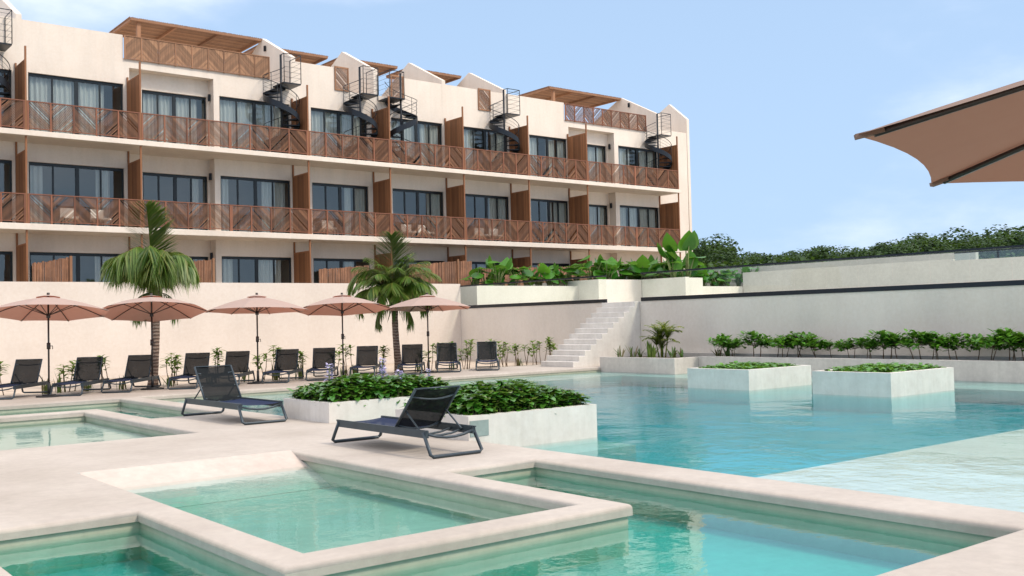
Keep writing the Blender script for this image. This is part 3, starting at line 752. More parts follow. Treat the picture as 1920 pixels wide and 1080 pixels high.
pond_plants(pl2, 1.06, .80, .26, .43, 4200, 2, 'pond_plants', 'dense glossy green leaves filling the right near planter')
pond_plants(pl3, 1.0, .76, .25, .15, 900, 3, 'groundcover_plants', 'low green creeping leaves in the left far planter', .11, 'clusia')
pond_plants(pl4, 1.06, .78, .26, .18, 1000, 4, 'groundcover_plants', 'low green creeping leaves in the right far planter', .11, 'clusia')
# lilac flower spikes
fl = None
for x, y, z, lb in ((8.52, 15.85, .64, 'lilac flower spike at the left end of the near planter'), (9.40, 15.5, .53, 'large lilac flower spike in the middle of the near planter'), (9.60, 15.3, .48, 'pale lilac flower spike lowest of the four in the near planter'), (9.75, 16.1, .68, 'tallest lilac flower spike in the near planter'), (10.62, 15.9, .50, 'lone lilac flower at the right end of the near planter')):
    if fl is None:
        fl = empty('flower', (x, y, z), lb, 'flower', 'lilac flower spikes'); r = random.Random(5); m = MB()
        for i in range(46):
            a = r.uniform(0, 6.28); t = r.random(); m.leaf((.02*math.cos(a), .02*math.sin(a), -.10+.2*t), hvec(a, r.uniform(-.1, .9)), (0, 0, 1), .05*(1.15-t*.5), .038, .2, ROUND, .1)
        m.build('petals', 'petal', fl); MB().tube([(0, 0, -.34), (0, 0, .09)], .007, 6).build('stem', 'stem', fl); o = fl
    else: o = copy_tree(fl)
    o.location = (x, y, z+.14); o['label'] = lb; o.rotation_euler = (0, 0, rnd.uniform(0, 6)); o.scale = (1.5,)*3
for o in list(bpy.data.objects):
    if o.name.startswith('flower') and o.parent is None and abs(o.location.x-10.62) < .01: o.scale = (1.0,)*3

ORD = 'first second third fourth fifth sixth seventh eighth ninth tenth eleventh twelfth thirteenth fourteenth fifteenth sixteenth seventeenth eighteenth nineteenth twentieth twenty-first twenty-second twenty-third twenty-fourth twenty-fifth twenty-sixth'.split()
# clusia-like shrubs in the bed below the retaining wall
def shrub(seed, h=.78, rad=.42, nst=2, leaves=270):
    r = random.Random(seed); e = empty('shrub', (0, 0, 0), 'x', 'shrub', 'round-leaved shrubs in front of the retaining wall'); m = MB(); tips = []
    for i in range(nst):
        a = r.uniform(0, 6.28); p = Vector((.08*math.cos(a), .08*math.sin(a), 0)); q = p+Vector((r.uniform(-.15, .15), r.uniform(-.15, .15), h*.56))
        m.tube([p, (p+q)/2+Vector((r.uniform(-.02, .02),)*3), q], [.014, .012, .010], 5)
        for j in range(11):
            t = q+hvec(r.uniform(0, 6.28), r.uniform(.0, 1.1))*rad*r.uniform(.45, 1)*.92; t.z = min(t.z, h*1.1); m.tube([q, t], [.008, .004], 4); tips.append(t)
    m.build('stem', 'brownstem', e); l = MB()
    for i in range(leaves):
        t = r.choice(tips)+Vector((r.gauss(0, .065), r.gauss(0, .065), r.gauss(0, .045))); a = r.uniform(0, 6.28)
        l.leaf(t, hvec(a, r.uniform(-.2, .9)), (0, 0, 1), r.uniform(.15, .23), r.uniform(.075, .115), .15, LANCE, .15)
    l.build('foliage', 'clusia', e); return e
protos = [shrub(11), shrub(12, .86, .46, 3, 340), shrub(13, .72, .42, 2, 260), shrub(14, .80, .40, 1, 240)]
used = [False]*4
SH = [(21.2, .78), (20.7, .8), (19.75, 1.18), (19.2, 1.0), (18.75, .98), (18.2, 1.02), (17.6, 1.0), (17.1, .82), (16.5, .86), (15.95, .84), (15.4, 1.16), (14.95, 1.08), (14.45, 1.16), (14.0, 1.0), (13.45, 1.02), (12.95, 1.0), (12.55, .98), (12.0, 1.1), (11.65, 1.05), (11.2, 1.14)]
for i, (y, s) in enumerate(SH):
    k = i % 4; o = place(protos[k], used[k], (25.35+rnd.uniform(-.12, .12), y, .25), rnd.uniform(0, 6.28), ORD[i]+' shrub from the left in the leafy row below the right retaining wall', (s*1.0, s*1.0, s*.9)); used[k] = True
    if i == 0: o['label'] = 'bushy shrub at the left end of the row, beside the spiky plants'; o.scale = (1.0, 1.0, .95)
    if i == 2: o['label'] = 'tall dark shrub, highest in the left half of the wall-side row'

# young plants along the long wall
def young(seed, h):
    r = random.Random(seed); e = empty('young_plant', (0, 0, 0), 'x', 'plant', 'young plants in the bed behind the loungers'); m = MB(); l = MB()
    for s in range(3):
        a = r.uniform(0, 6.28); b = Vector((.10*math.cos(a), .10*math.sin(a), 0)); hh = h*r.uniform(.65, 1); tp = b+Vector((r.uniform(-.12, .12), r.uniform(-.12, .12), hh))
        m.tube([b, (b+tp)/2+Vector((.02, -.01, 0)), tp], [.012, .010, .007], 5)
        for k in range(16):
            z = hh*(1-.42*r.random()**1.5); aa = r.uniform(0, 6.28); p = b.lerp(tp, z/hh)
            l.leaf(p, hvec(aa, r.uniform(-.3, .9)), (0, 0, 1), r.uniform(.16, .26), r.uniform(.06, .09), .25, LANCE, .2)
    m.build('stem', 'brownstem', e); l.build('foliage', 'young', e); return e
yp = [young(21, .95), young(22, .95), young(23, .95)]; yu = [False]*3
YP = [(6.19, 29.6, .68), (7.81, 29.6, .68), (8.04, 29.7, .60), (8.85, 29.6, .74), (10.8, 29.6, .75), (10.95, 29.8, .69), (12.14, 29.6, .85), (13.52, 29.6, .80), (14.09, 29.6, .81), (14.82, 29.6, .62), (16.12, 29.6, .8), (16.75, 29.7, .76), (18.02, 29.6, .70), (19.59, 29.6, .64), (19.99, 29.6, .70), (20.4, 28.9, .76), (20.74, 28.7, .70), (20.97, 28.9, .78), (21.97, 28.8, .82), (22.31, 28.6, .68), (22.6, 28.8, .68), (22.92, 28.6, .62), (23.54, 28.6, .74), (24.1, 28.7, .66), (24.46, 28.7, .8), (24.77, 28.8, .72)]
for i, (x, y, z) in enumerate(YP):
    k = i % 3; o = place(yp[k], yu[k], (x, y, -.05), rnd.uniform(0, 6.28), ORD[i]+' young leafy plant from the left, in the bed behind the lounger row' if x < 20.2 else ORD[i-15]+' young plant right of the last lounger, on the way to the stairs', (1.15, 1.15, (z+.24)/.95)); yu[k] = True
def blades(name, seed, n, h, wd, mat, spread, label, cat='plant', group=None):
    r = random.Random(seed); m = MB()
    for i in range(n):
        a = r.uniform(0, 6.28); e_ = R(90)-r.random()*spread
        m.leaf((r.gauss(0, .05), r.gauss(0, .05), 0), hvec(a, e_), hvec(a+math.pi, .2), h*r.uniform(.55, 1), wd, .12, BLADE, .25)
    return tag(m.build(name, mat), label, cat, group)
bl = blades('grass_clump', 31, 9, .75, .05, 'blade', .45, 'x', 'plant', 'brown blade plants behind the loungers')
BX = [7.19, 7.57, 9.07, 10.48, 12.9, 13.73, 16.15, 16.66, 17.4, 19.06, 8.3, 11.6, 14.6, 20.6, 23.3]; BO = sorted(range(15), key=lambda i: BX[i])
for i, x in enumerate([7.19, 7.57, 9.07, 10.48, 12.9, 13.73, 16.15, 16.66, 17.4, 19.06, 8.3, 11.6, 14.6, 20.6, 23.3]):
    o = bl if i == 0 else bl.copy()
    if i: COL.objects.link(o)
    o.location = (x, 29.1+.25*math.sin(i*2.1), -.05); o.rotation_euler = (0, 0, i*1.3); s = .8+.25*math.sin(i*1.7); o.scale = (1, 1, s)
    o['label'] = ORD[BO.index(i)]+' clump of brownish blade leaves from the left, behind the row of loungers'
# spiky plants of the corner planter
for i, (y, x, h, n, lb) in enumerate(((24.55, 24.2, .50, 7, 'thin dark spiky plant nearest the stairs in the corner planter'), (24.1, 24.3, .58, 8, 'second spiky plant from the stairs in the corner planter'), (23.75, 24.3, .42, 8, 'low reddish spiky plant in the corner planter'), (23.4, 24.4, .66, 22, 'dense bright green spiky clump left of the small palm'), (23.0, 24.1, .55, 16, 'bright green spiky clump touching the small palm stem'), (22.3, 24.3, .50, 12, 'dark spiky plant just right of the small palm'), (21.95, 24.35, .45, 10, 'grey spiky plant near the corner planter edge'), (21.3, 25.4, .42, 9, 'yellowish spiky plant beyond the planter corner'), (20.9, 25.35, .5, 12, 'dark green rosette left of the shrub row'))):
    o = blades('spiky_plant', 40+i, n, h*1.15, .055, 'blade' if i not in (3, 4) else 'young', .75, lb, 'plant', 'spiky plants in the corner planter'); o.location = (x, y, .25)
# small areca palm
def frond(m, base, a, e0, L, droop, nl, lw, ll, mi_leaf=0, mi_rib=1, rr=random, hang=.6, seg=10, late=False):
    """a pinnate frond: curved rib with hanging leaflets either side"""
    p = Vector(base); el = e0; ds = L/seg; pts = [p.copy()]; dirs = []
    for i in range(seg):
        d = hvec(a, el); dirs.append(d); p = p+d*ds; pts.append(p.copy()); el -= droop/seg*(.35+2.0*i/seg if late else 1+i/seg)
    m.tube(pts, [.018*(1-.8*i/seg)*L/2+.003 for i in range(seg+1)], 4, mi_rib)
    for j in range(nl):
        t = .10+.90*j/nl; f = t*seg; i = min(int(f), seg-1); q = pts[i].lerp(pts[i+1], f-i); d = dirs[i]
        sd = d.cross(Vector((0, 0, 1)))
        if sd.length < .05: sd = Vector((-math.sin(a), math.cos(a), 0))
        sd.normalize(); size = ll*(math.sin(math.pi*min(1, .12+.86*t))**.6)
        for s in (1, -1):
            v = (sd*s*(1-.35*t) + d*(.55+.4*t) + Vector((0, 0, rr.uniform(-.25, .15)-hang*.3))).normalized()
            m.leaf(q, v, Vector((0, 0, 1)), size*rr.uniform(.85, 1.1), lw, hang*rr.uniform(.6, 1.3), ((0, .5), (.3, 1), (.7, .7), (1, .05)), .1, mi_leaf)
ar = empty('areca_palm', (24.6, 23.05, .25), 'small yellow-green feathery palm standing in the corner planter', 'palm'); r = random.Random(8); m = MB()
for cx, cy_, cz, n, L0 in ((0, .05, .55, 12, .85), (.05, -.22, .62, 9, .75), (-.05, .18, .40, 8, .65), (0, 0, .25, 8, .8)):
    for i in range(n):
        a = i*2.4+r.uniform(-.3, .3); frond(m, (cx, cy_, cz), a, R(r.uniform(66, 89)), L0*r.uniform(.8, 1.25), R(r.uniform(35, 85)), 24, .032, .24, rr=r, hang=.15)
m.build('fronds', ['areca', 'areca'], ar); m = MB()
for cx, cy_, cz in ((0, .05, .55), (.05, -.22, .62), (-.05, .18, .40), (.03, .02, .5), (-.03, -.08, .5)): m.tube([(cx*.5, cy_*.5, -.02), (cx, cy_, cz+.03)], [.026, .016], 6)
m.build('canes', 'areca', ar)
# elephant ears on the terrace
def ear_leaf(m, tip, a, tilt, S):
    """heart-shaped leaf hanging from the petiole tip"""
    d = hvec(a, tilt); sd = Vector((-math.sin(a), math.cos(a), 0)); nrm = sd.cross(d)
    sh = ((-.30, .0), (-.28, .55), (-.05, .92), (.2, 1.0), (.45, .86), (.75, .5), (1.0, .02)); k = len(m.v)
    for t, wv in sh:
        c = tip+d*S*t*.75+nrm*(-.08*S*t*t); inn = .18 if t < 0 else 0
        c0 = c if t > -.29 else tip+d*S*(-.06)
        if t <= -.27: c0 = tip+d*S*(-.05)
        m.v += [tuple(c0), tuple(c+sd*S*wv*.42+nrm*.07*S*wv), tuple(c-sd*S*wv*.42+nrm*.07*S*wv)]
    for i in range(len(sh)-1):
        b = k+3*i; m.f += [(b, b+1, b+4, b+3), (b, b+3, b+5, b+2)]; m.mi += [0, 0]; m.sm += [True, True]
def ears(seed, n, H, S, upright=0):
    r = random.Random(seed); e = empty('elephant_ear_plant', (0, 0, 0), 'x', 'plant', 'big-leaved plants on the terrace'); l = MB(); st_ = MB()
    for i in range(n):
        a = i*2.4+r.uniform(-.4, .4); h = H*(.45+.55*r.random() if i else 1); out = h*r.uniform(.15, .45)
        tip = Vector((math.cos(a)*out, math.sin(a)*out, h)); st_.tube([(0, 0, 0), tuple(tip*.55+Vector((0, 0, h*.12))), tuple(tip)], [.03, .02, .012], 6)
        tl = r.uniform(-1.1, .1) if r.random() > upright else r.uniform(.6, 1.3)
        ear_leaf(l, tip, a+r.uniform(-.5, .5), tl, S*r.uniform(.7, 1.15))
    l.build('leaves', 'ear', e); st_.build('petioles', 'stem', e); return e
ep = [ears(51, 9, 1.0, .55), ears(52, 11, 1.0, .5), ears(53, 8, 1.0, .6, .4), ears(54, 6, 1.0, .62, .8)]; eu = [False]*4
EA = [(27.75, 37.5, 4.15), (28.3, 37.4, 4.0), (29.0, 37.5, 4.45), (29.5, 37.8, 4.0), (30.0, 37.4, 4.2), (30.8, 37.5, 4.15), (31.6, 37.6, 4.4), (32.2, 37.4, 4.2), (32.7, 37.6, 4.3), (33.4, 37.6, 4.3), (34.06, 37.6, 4.45),
 (34.0, 36.3, 4.75), (34.7, 36.1, 4.5), (35.4, 36.3, 4.4), (36.06, 36.3, 4.55), (36.5, 36.1, 4.4), (37.1, 36.3, 4.45), (37.5, 36.0, 4.55), (38.26, 36.3, 4.5), (39.06, 36.3, 4.6), (36.9, 34.6, 4.4), (37.3, 35.0, 4.5), (38.6, 35.2, 4.5), (39.5, 35.5, 4.4),
 (36.85, 33.6, 4.75), (37.67, 33.5, 5.15), (38.3, 33.6, 4.4), (39.0, 33.6, 4.0), (39.66, 33.6, 3.95), (40.3, 33.6, 4.0), (41.1, 33.8, 4.0), (41.7, 33.6, 3.95), (42.2, 33.4, 4.1), (38.6, 33.2, 3.75), (39.4, 33.1, 3.75), (40.1, 33.2, 3.75), (38.0, 34.6, 4.3)]
for i, (x, y, z) in enumerate(EA):
    k = [0, 1, 2, 1, 0][i % 5]
    if i in (24, 25): k = 3
    z0 = 2.9; s = (z-z0)*.95
    cl_ = 0 if i < 11 else (1 if i < 24 else 2); mem = sorted([q for q in range(len(EA)) if (0 if q < 11 else (1 if q < 24 else 2)) == cl_], key=lambda q: -math.atan2(EA[q][1], EA[q][0]))
    lb = ORD[mem.index(i)]+' big-leaved plant from the left '+('behind the left glass balustrade', 'in the bed above the stair head', 'behind the right balustrade by the hotel corner')[cl_]
    if i == 25: lb = 'tallest big-leaved plant, in front of the hotel corner'
    if i == 24: lb = 'big-leaved plant just left of the tallest one by the hotel corner'
    if i == 0: lb = 'leftmost big-leaved plant behind the left glass balustrade'
    place(ep[k], eu[k], (x, y, z0), i*1.9, lb, (max(s, .95),)*2+(s,)); eu[k] = True
tag(MB().box(27.46, 33.3, 36.92, 40.4, 2.2, 2.95).build('terrace_soil', 'soil'), kind='structure'); tag(MB().box(33.63, 40.4, 35.5, 40.4, 2.2, 2.96).build('terrace_soil', 'soil'), kind='structure'); tag(MB().box(36.56, 42.5, 32.64, 35.48, 2.2, 2.92).build('terrace_soil', 'soil'), kind='structure')

# coconut palms
def coco(loc, label, h, seed, mode):
    e = empty('coconut_palm', loc, label, 'palm', 'young coconut palms by the wall'); r = random.Random(seed); m = MB()
    lean = (.12, .0) if mode == 0 else (-.10, .05)
    pts = []; rs = []
    for i in range(15):
        t = i/14; pts.append((lean[0]*math.sin(t*2.2), lean[1]*t, h*t)); rs.append(.115-.02*t+(.05*math.exp(-t*10))+(.006 if i % 2 else 0)+(.05*max(0, t-.72)/.28))
    m.tube(pts, rs, 12); m.build('trunk', 'palmtrunk', e)
    top = Vector(pts[-1]); c = MB()
    for i in range(8):
        a = i*.785+r.uniform(-.2, .2); p = top+Vector((0, 0, -.45)); c.tube([p+hvec(a, 0)*.11, p+hvec(a, 1.1)*.35, p+hvec(a, 1.3)*.95], [.07, .055, .02], 6)
        if i % 2: c.leaf(p+hvec(a, 0)*.12, hvec(a, -1.2), hvec(a, 0), .45, .12, .1, BLADE, .1)
    c.build('leaf_bases', 'blade' if mode else 'stem', e)
    L = MB()
    if mode == 0: frond(L, top, YAW+math.pi*.5+.2, R(70), 1.75, R(80), 56, .055, .8, rr=r, hang=.9)
    n = 40 if mode == 0 else 36
    for i in range(n):
        a = i*2.399+r.uniform(-.2, .2); t = i/n
        if mode == 0: el = R(89-12*t+r.uniform(-6, 6)); dr = R(138+18*t); ln = r.uniform(1.25, 1.85)
        else: el = R(84-70*t+r.uniform(-5, 5)); dr = R(62+58*t); ln = r.uniform(1.4, 1.9)
        frond(L, top+hvec(a, .6)*.08, a, el, ln, dr, 50, .040, .66 if mode == 0 else .56, rr=r, hang=1.05 if mode == 0 else .45, seg=12, late=True)
    # the young middle frond stands upright, broadside to the pool
    frond(L, top+hvec(YAW+math.pi, 0)*.25, YAW+math.pi, R(88), 2.2 if mode == 0 else 2.05, R(12), 100, .10, .95, rr=r, hang=.06)
    frond(L, top, YAW+math.pi*.5, R(78), 1.7 if mode == 0 else 2.35, R(122), 50, .055, .66, rr=r, hang=.7)
    frond(L, top, YAW-math.pi*.5, R(74), 1.7 if mode == 0 else 1.7, R(115), 50, .055, .62, rr=r, hang=.8)
    L.build('fronds', ['palm', 'areca'], e)
    D = MB()
    for i in range(4): frond(D, top+Vector((0, 0, -.3)), r.uniform(0, 6.28), R(5), 1.2, R(110), 16, .04, .35, rr=r, hang=1.0)
    D.build('dry_fronds', ['blade', 'blade'], e)
    return e
coco((10.05, 29.2, -.05), 'coconut palm with long drooping fronds behind the second umbrella', 3.0, 3, 0)
coco((18.45, 29.4, -.05), 'coconut palm with a spreading crown between the last two umbrellas', 2.6, 6, 1)

# ------------------------------------------------------------------ distant trees
def tree_proto(seed, leaves=4200):
    r = random.Random(seed); e = empty('jungle_tree', (0, 0, 0), 'x', 'tree', 'trees of the distant treeline'); m = MB(); l = MB()
    m.tube([(0, 0, 0), (.1, 0, 2.2), (.0, .1, 4.2)], [.26, .2, .1], 7)
    blobs = []
    for i in range(11):
        a = r.uniform(0, 6.28); d = r.uniform(.3, 2.5); c = Vector((math.cos(a)*d, math.sin(a)*d, r.uniform(2.6, 6.2)-d*.35)); blobs.append((c, r.uniform(.8, 1.6)))
        m.tube([(0, 0, 2+r.random()*1.5), tuple(c)], [.1, .03], 5)
    m.build('trunk', 'trunk', e)
    for i in range(leaves):
        c, q = r.choice(blobs); d = hvec(r.uniform(0, 6.28), math.asin(r.uniform(-.7, 1))); p = c+d*q*(.68+.34*r.random())
        l.leaf(p, hvec(r.uniform(0, 6.28), r.uniform(-.5, .9)), d+Vector((0, 0, .4)), r.uniform(.18, .34), r.uniform(.14, .24), .1, ((0, .3), (.5, 1), (1, .1)), .1)
    l.build('crown', 'forest', e); return e
tp_ = [tree_proto(61), tree_proto(62), tree_proto(63), tree_proto(64)]; tu = [False]*4
def ray_px(px):
    d = fw*F_PX+rt2*(px-960); return Vector((d.x, d.y, 0))/(fw.x*fw.x+fw.y*fw.y)**.5/F_PX
rt_ = random.Random(12)
# distance, bearing offset and height of each tree, front row then back row
TR = []
for i in range(26): TR.append((1285+i*29+rt_.uniform(-8, 8), rt_.uniform(84, 96), rt_.uniform(.92, 1.12)))
for i in range(24): TR.append((1290+i*31+rt_.uniform(-10, 10), rt_.uniform(100, 112), rt_.uniform(1.05, 1.28)))
hp = [(1285, .92), (1330, 1.02), (1400, .80), (1440, .78), (1500, .93), (1570, .86), (1640, .98), (1720, 1.02), (1800, .98), (1850, 1.12), (1900, 1.04), (2000, 1.05)]
def hprof(px):
    for (a, ha), (b, hb_) in zip(hp[:-1], hp[1:]):
        if a <= px <= b: return ha+(hb_-ha)*(px-a)/(b-a)
    return 1
for i, (px, dist, s) in enumerate(TR):
    v = ray_px(px)*dist; sc = s*hprof(px)*(dist/92)**.5*.82
    k = i % 4; lb = ORD[i if i < 26 else i-26]+' tree from the left in the '+('front' if i < 26 else 'rear')+' row of the distant treeline'
    o = place(tp_[k], tu[k], (v.x, v.y, 2.19), rt_.uniform(0, 6.28), lb, (sc*1.3, sc*1.3, sc)); tu[k] = True
    if i == 1: o['label'] = 'tree with a raised tuft just right of the hotel corner'; o.scale = (sc*.75, sc*.75, sc*1.12)
tag(MB().box(78, 150, 20, 120, 2.2, 3.6).build('undergrowth_bank', 'forest'), kind='structure')
r = random.Random(77); m = MB()
for i in range(9000):
    px = r.uniform(1270, 2000); d = r.uniform(72, 82); v = ray_px(px)*d
    m.leaf((v.x, v.y, 2.3+r.random()**1.3*3.2), hvec(r.uniform(0, 6.28), r.uniform(-.4, .9)), (0, 0, 1), r.uniform(.3, .6), r.uniform(.25, .4), .1, ((0, .3), (.5, 1), (1, .1)), .1)
tag(m.build('undergrowth', 'forest'), 'dense dark undergrowth below the distant treeline', 'undergrowth', kind='stuff')

# ------------------------------------------------------------------ sun loungers
def lounger(back):
    e = empty('sun_lounger', (0, 0, 0), 'x', 'sun lounger', 'dark mesh sun loungers by the pools')
    m = MB(); zr = .275
    for s in (-1, 1):
        m.bar((s*.345, -1.08, zr), (s*.345, 1.08, zr), .045, .085)
        m.bar((s*.352, -1.10, zr+.045), (s*.352, 1.10, zr+.045), .03, .012)
    for y in (-1.07, 1.07):       # slightly sagging end cross-bars
        pts = [(.33*t, y, zr-.055*(1-t*t)) for t in (-1, -.6, -.2, .2, .6, 1)]; m.tube(pts, .018, 6)
    for y in (-.85, -.62): m.tube([(.33*t, y, zr-.05*(1-t*t)) for t in (-1, -.5, 0, .5, 1)], .014, 6)
    m.build('frame', 'lounger', e)
    for sgn in (-1, 1):
        l = MB(); pts = []
        yt, yb = sgn*1.03, sgn*1.19
        raw = [(-.365, yt, zr+.02), (-.375, yb, .045), (-.34, yb+sgn*.008, .022), (.34, yb+sgn*.008, .022), (.375, yb, .045), (.365, yt, zr+.02)]
        l.tube([(x, y, z) for x, y, z in raw], .022, 8); l.build('leg_loop', 'lounger', e)
    s_ = MB(); nx, ny = 6, 12; y0, y1 = -.34, 1.06
    for i in range(ny):
        for j in range(nx):
            q = []
            for a, b in ((i, j), (i, j+1), (i+1, j+1), (i+1, j)):
                x = -.325+.65*b/nx; y = y0+(y1-y0)*a/ny; q.append((x, y, zr+.03-.022*(1-(x/.325)**2)))
            s_.face(q, smooth=True)
    s_.build('seat_sling', 'slingseat', e)
    b = MB(); A = R(back); Lb = .69; hy = -.34; hz_ = zr+.035
    P = lambda x, t, o=0: (x, hy-t*math.cos(A)-o*math.sin(A), hz_+t*math.sin(A)-o*math.cos(A))
    bf = MB()
    for s in (-1, 1): bf.tube([P(s*.325, -.05), P(s*.325, Lb)], .017, 8)
    bf.tube([P(-.325, Lb), P(.325, Lb)], .012, 6)
    bf.tube([P(.31*t, Lb*.80, .06*(1-t*t)+.0) for t in (-1, -.66, -.33, 0, .33, .66, 1)], .013, 6)
    bf.tube([P(.31*t, .04, .08*(1-t*t)) for t in (-1, -.66, -.33, 0, .33, .66, 1)], .013, 6)
    bo = bf.build('backrest', 'lounger', e)
    for i in range(8):
        for j in range(6):
            q = []
            for a, c in ((i, j), (i, j+1), (i+1, j+1), (i+1, j)):
                x = -.315+.63*c/6; t = .0+Lb*a/8; q.append(P(x, t, .025*(1-(x/.315)**2)))
            b.face(q, smooth=True)
    b.build('sling', 'sling', bo)
    for s in (-1, 1): MB().bar(P(s*.29, Lb*.42), (s*.30, -.88, zr+.01), .02, .012).build('support_strut', 'lounger', e)
    return e
lg = lounger(46)
lg.location = (7.07, 11.2, 0); lg['label'] = 'nearest dark blue-black sun lounger, seen from behind with its backrest raised'
o = lounger(54); o.location = (7.28, 17.12, 0); o.rotation_euler = (0, 0, math.pi+R(1)); o.scale = (1.05, 1.08, 1.05); o['label'] = 'dark blue sun lounger facing the viewer on the deck between the pools'
LP = [(5.845, 26.782), (7.311, 26.523), (8.632, 26.611), (10.221, 26.431), (11.472, 26.564), (13.019, 26.569), (14.282, 26.521), (15.914, 26.747), (17.543, 26.627), (19.009, 26.688), (20.399, 26.34)]
LL = ['sun lounger at the far left edge, left of the first umbrella pole', 'sun lounger just right of the first umbrella pole', 'sun lounger directly left of the first palm trunk', 'sun lounger right of the first palm trunk', 'sun lounger in the wall row partly hidden by the raised lounger in front', 'sun lounger just right of the third umbrella pole', 'sun lounger just left of the fourth umbrella pole', 'sun lounger just right of the fourth umbrella pole', 'sun lounger between the second palm trunk and the last umbrella pole', 'sun lounger just right of the fifth umbrella pole', 'sun lounger at the right end of the wall row, nearest the stairs']
u = Vector((math.cos(R(55)), math.sin(R(55)), 0)); rtv = Vector((u.y, -u.x, 0))
lrow = lounger(60)
for i, ((x, y), lb) in enumerate(zip(LP, LL)):
    c = Vector((x, y, 0))-rtv*.36+u*1.19
    o = copy_tree(lrow) if i else lrow; o.location = c; o.rotation_euler = (0, 0, R(55+2.2*math.sin(i*2.3))+math.pi/2); o['label'] = lb

# ------------------------------------------------------------------ umbrellas
def umbrella(rad, rimz, topz, loc, rz, label, ribs_r=.012, sag=.07, group='tan umbrellas by the wall', scal=.0, pole_r=.022):
    e = empty('umbrella', loc, label, 'umbrella', group, rz); n = 8
    m = MB(); K = 8
    def S(i, t, v):   # i panel, t across 0..1, v from hub 0 to rim 1
        a0, a1 = 2*math.pi*i/n, 2*math.pi*(i+1)/n
        p = Vector((math.cos(a0), math.sin(a0), 0)).lerp(Vector((math.cos(a1), math.sin(a1), 0)), t)*rad*v
        z = topz+(rimz-topz)*v; bow = 4*t*(1-t); p *= (1-scal*bow*v*v); z += -sag*.35*bow*v*(1-v)*rad+.03*rad*math.sin(v*math.pi)+sag*.10*bow*v*rad
        return Vector((p.x, p.y, z))
    for i in range(n):
        for a in range(K):
            for b in range(K):
                m.face([S(i, a/K, b/K+(.001 if b == 0 else 0)), S(i, a/K, (b+1)/K), S(i, (a+1)/K, (b+1)/K), S(i, (a+1)/K, b/K+(.001 if b == 0 else 0))], smooth=True)
    m.build('canopy', 'canopy', e)
    m = MB(); hv = .05*rad/1.45
    for i in range(n):     # vent cap above the hub
        for b in range(3):
            P = lambda k, v: Vector((math.cos(2*math.pi*k/n)*rad*.20*v, math.sin(2*math.pi*k/n)*rad*.20*v, topz+hv-(topz-rimz)*.20*v*.9))
            m.face([P(i, b/3+(.001 if b == 0 else 0)), P(i, (b+1)/3), P(i+1, (b+1)/3), P(i+1, b/3+(.001 if b == 0 else 0))], smooth=True)
    m.build('vent', 'canopy', e)
    m = MB()
    for i in range(n):
        rb = MB(); q = [S(i, 0, .03)-Vector((0, 0, .02)), S(i, 0, .35)-Vector((0, 0, .022)), S(i, 0, .7)-Vector((0, 0, .02)), S(i, 0, .97)-Vector((0, 0, .016))]; rb.tube(q, ribs_r, 6)
        ro = rb.build('rib', 'pole', e)
        a = 2*math.pi*i/n; MB().tube([(math.cos(a)*.04, math.sin(a)*.04, rimz+.02-(topz-rimz)*.15), tuple(S(i, 0, .48)-Vector((0, 0, .03)))], ribs_r*.85, 6).build('strut', 'pole', ro)
        pk = MB(); pkv = S(i, 0, .985); pk.bar(S(i, 0, .955)-Vector((0, 0, .014)), S(i, 0, 1.0)-Vector((0, 0, .006)), .03, .016)
        pk.build('corner_pocket', 'canopy', ro)
    MB().cyl((0, 0), pole_r, .03, topz+.02, 12).build('pole', 'pole', e)
    m = MB(); z = rimz-(topz-rimz)*.15; m.cyl((0, 0), .05, z-.05, z+.05, 12); m.build('runner_hub', 'pole', e)
    m = MB(); m.cyl((0, 0), .045, 1.18, 1.34, 10); m.tube([(0, 0, 1.26), (.10, 0, 1.26), (.10, 0, 1.18)], .01, 5); m.build('crank_box', 'pole', e)
    m = MB(); m.cyl((0, 0), .035, topz+.02, topz+hv+.045, 10); m.build('finial', 'pole', e)
    m = MB(); m.cyl((0, 0), .30, 0.001, .035, 24); m.cyl((0, 0), .16, .035, .06, 20); m.cyl((0, 0), .036, .06, .36, 12); m.build('base', 'base', e)
    return e
u1 = umbrella(1.47, 2.07, 2.49, (6.712, 26.965, 0), .2, 'tan umbrella at the far left edge, first of the row')
for (x, y), rz, lb in zip([(9.453, 27.482), (12.369, 27.233), (15.159, 27.31), (18.32, 27.398)], [.45, .1, .3, .62], ['tan umbrella in front of the first palm trunk', 'tan umbrella in the middle of the row, third from the left', 'tan umbrella just left of the second palm trunk', 'tan umbrella at the right end of the row']):
    o = copy_tree(u1); o.location = (x, y, 0); o.rotation_euler = (0, 0, rz); o['label'] = lb
def tilt_head(o, deg, az):
    ax = Vector((-math.sin(az), math.cos(az), 0)); piv = Matrix.Translation((0, 0, 2.44))
    T = piv @ Matrix.Rotation(R(deg), 4, ax) @ piv.inverted(); Z = Matrix.Rotation(-o.rotation_euler.z, 4, 'Z')
    for c in o.children:
        if c.name.split('.')[0] in ('canopy', 'vent', 'rib', 'finial'): c.matrix_local = Z @ T @ Z.inverted() @ c.matrix_basis
us = [o for o in bpy.data.objects if o.name.split('.')[0] == 'umbrella']
us.sort(key=lambda o: o.location.x)
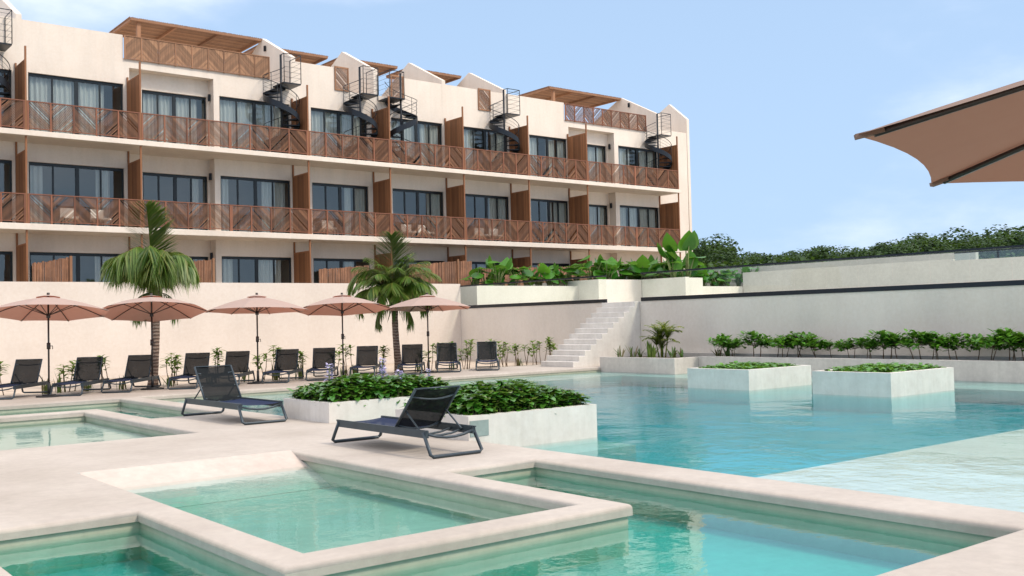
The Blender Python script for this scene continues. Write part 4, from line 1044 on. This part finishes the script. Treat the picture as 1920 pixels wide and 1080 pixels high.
for o, (dg, az) in zip(us, ((7.5, YAW+.30), (10, YAW+.35), (3, YAW+.1), (7, YAW+.3), (3, YAW+.1))): tilt_head(o, dg, az)
# large umbrella close to the camera, mostly out of frame: rim corners A and B seen
fh = Vector((math.cos(YAW), math.sin(YAW), 0)); rh = Vector((math.sin(YAW), -math.cos(YAW), 0))
ubc = fh*3.0+rh*3.11
big = umbrella(2.0, 2.18, 2.59, (ubc.x, ubc.y, 0), 0, 'large tan umbrella close to the camera at the upper right edge', ribs_r=.013, group='large umbrella', scal=.035, sag=.05, pole_r=.03)
cA = fh*3.3+rh*1.12-ubc; big.rotation_euler = (0, 0, math.atan2(cA.y, cA.x)); del big['group']
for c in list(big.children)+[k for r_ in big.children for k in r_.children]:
    if c.name.split('.')[0] in ('canopy', 'vent', 'corner_pocket'): c.data.materials[0] = MT['canopyshade']

# chairs glimpsed behind the balcony railings
def balcony_chair():
    e = empty('balcony_chair', (0, 0, 0), 'x', 'chair', 'chairs on the balconies')
    MB().box(-.3, .3, -.3, .3, .36, .46).build('seat', 'bed', e, bevel=.02); MB().box(-.3, .3, .30, .38, .30, .86).build('backrest', 'bed', e, bevel=.02)
    for x in (-.27, .27):
        for y in (-.27, .27): MB().box(x-.02, x+.02, y-.02, y+.02, 0, .359).build('leg', 'frame', e)
    return e
bc = balcony_chair()
for i, (x, z, lb) in enumerate(((12.1, 6.0, 'white chair on the middle balcony at the far left, left one of the pair'), (13.4, 6.0, 'white chair on the middle balcony at the far left, right one of the pair'), (24.4, 6.0, 'white chair on the middle balcony above the space between the palms'), (29.1, 6.0, 'white chair on the middle balcony above the second palm crown'), (30.2, 6.0, 'white chair right of another one above the second palm crown'), (33.9, 6.0, 'white chair on the middle balcony right of the second palm'), (34.9, 6.0, 'white chair beside another, right of the second palm, on the middle balcony'), (36.9, 6.0, 'white chair on the middle balcony above the big-leaved plants'))):
    o = bc if i == 0 else copy_tree(bc)
    o.location = (x, 45.1, z+.002); o.rotation_euler = (0, 0, .3*math.sin(i*2)); o['label'] = lb
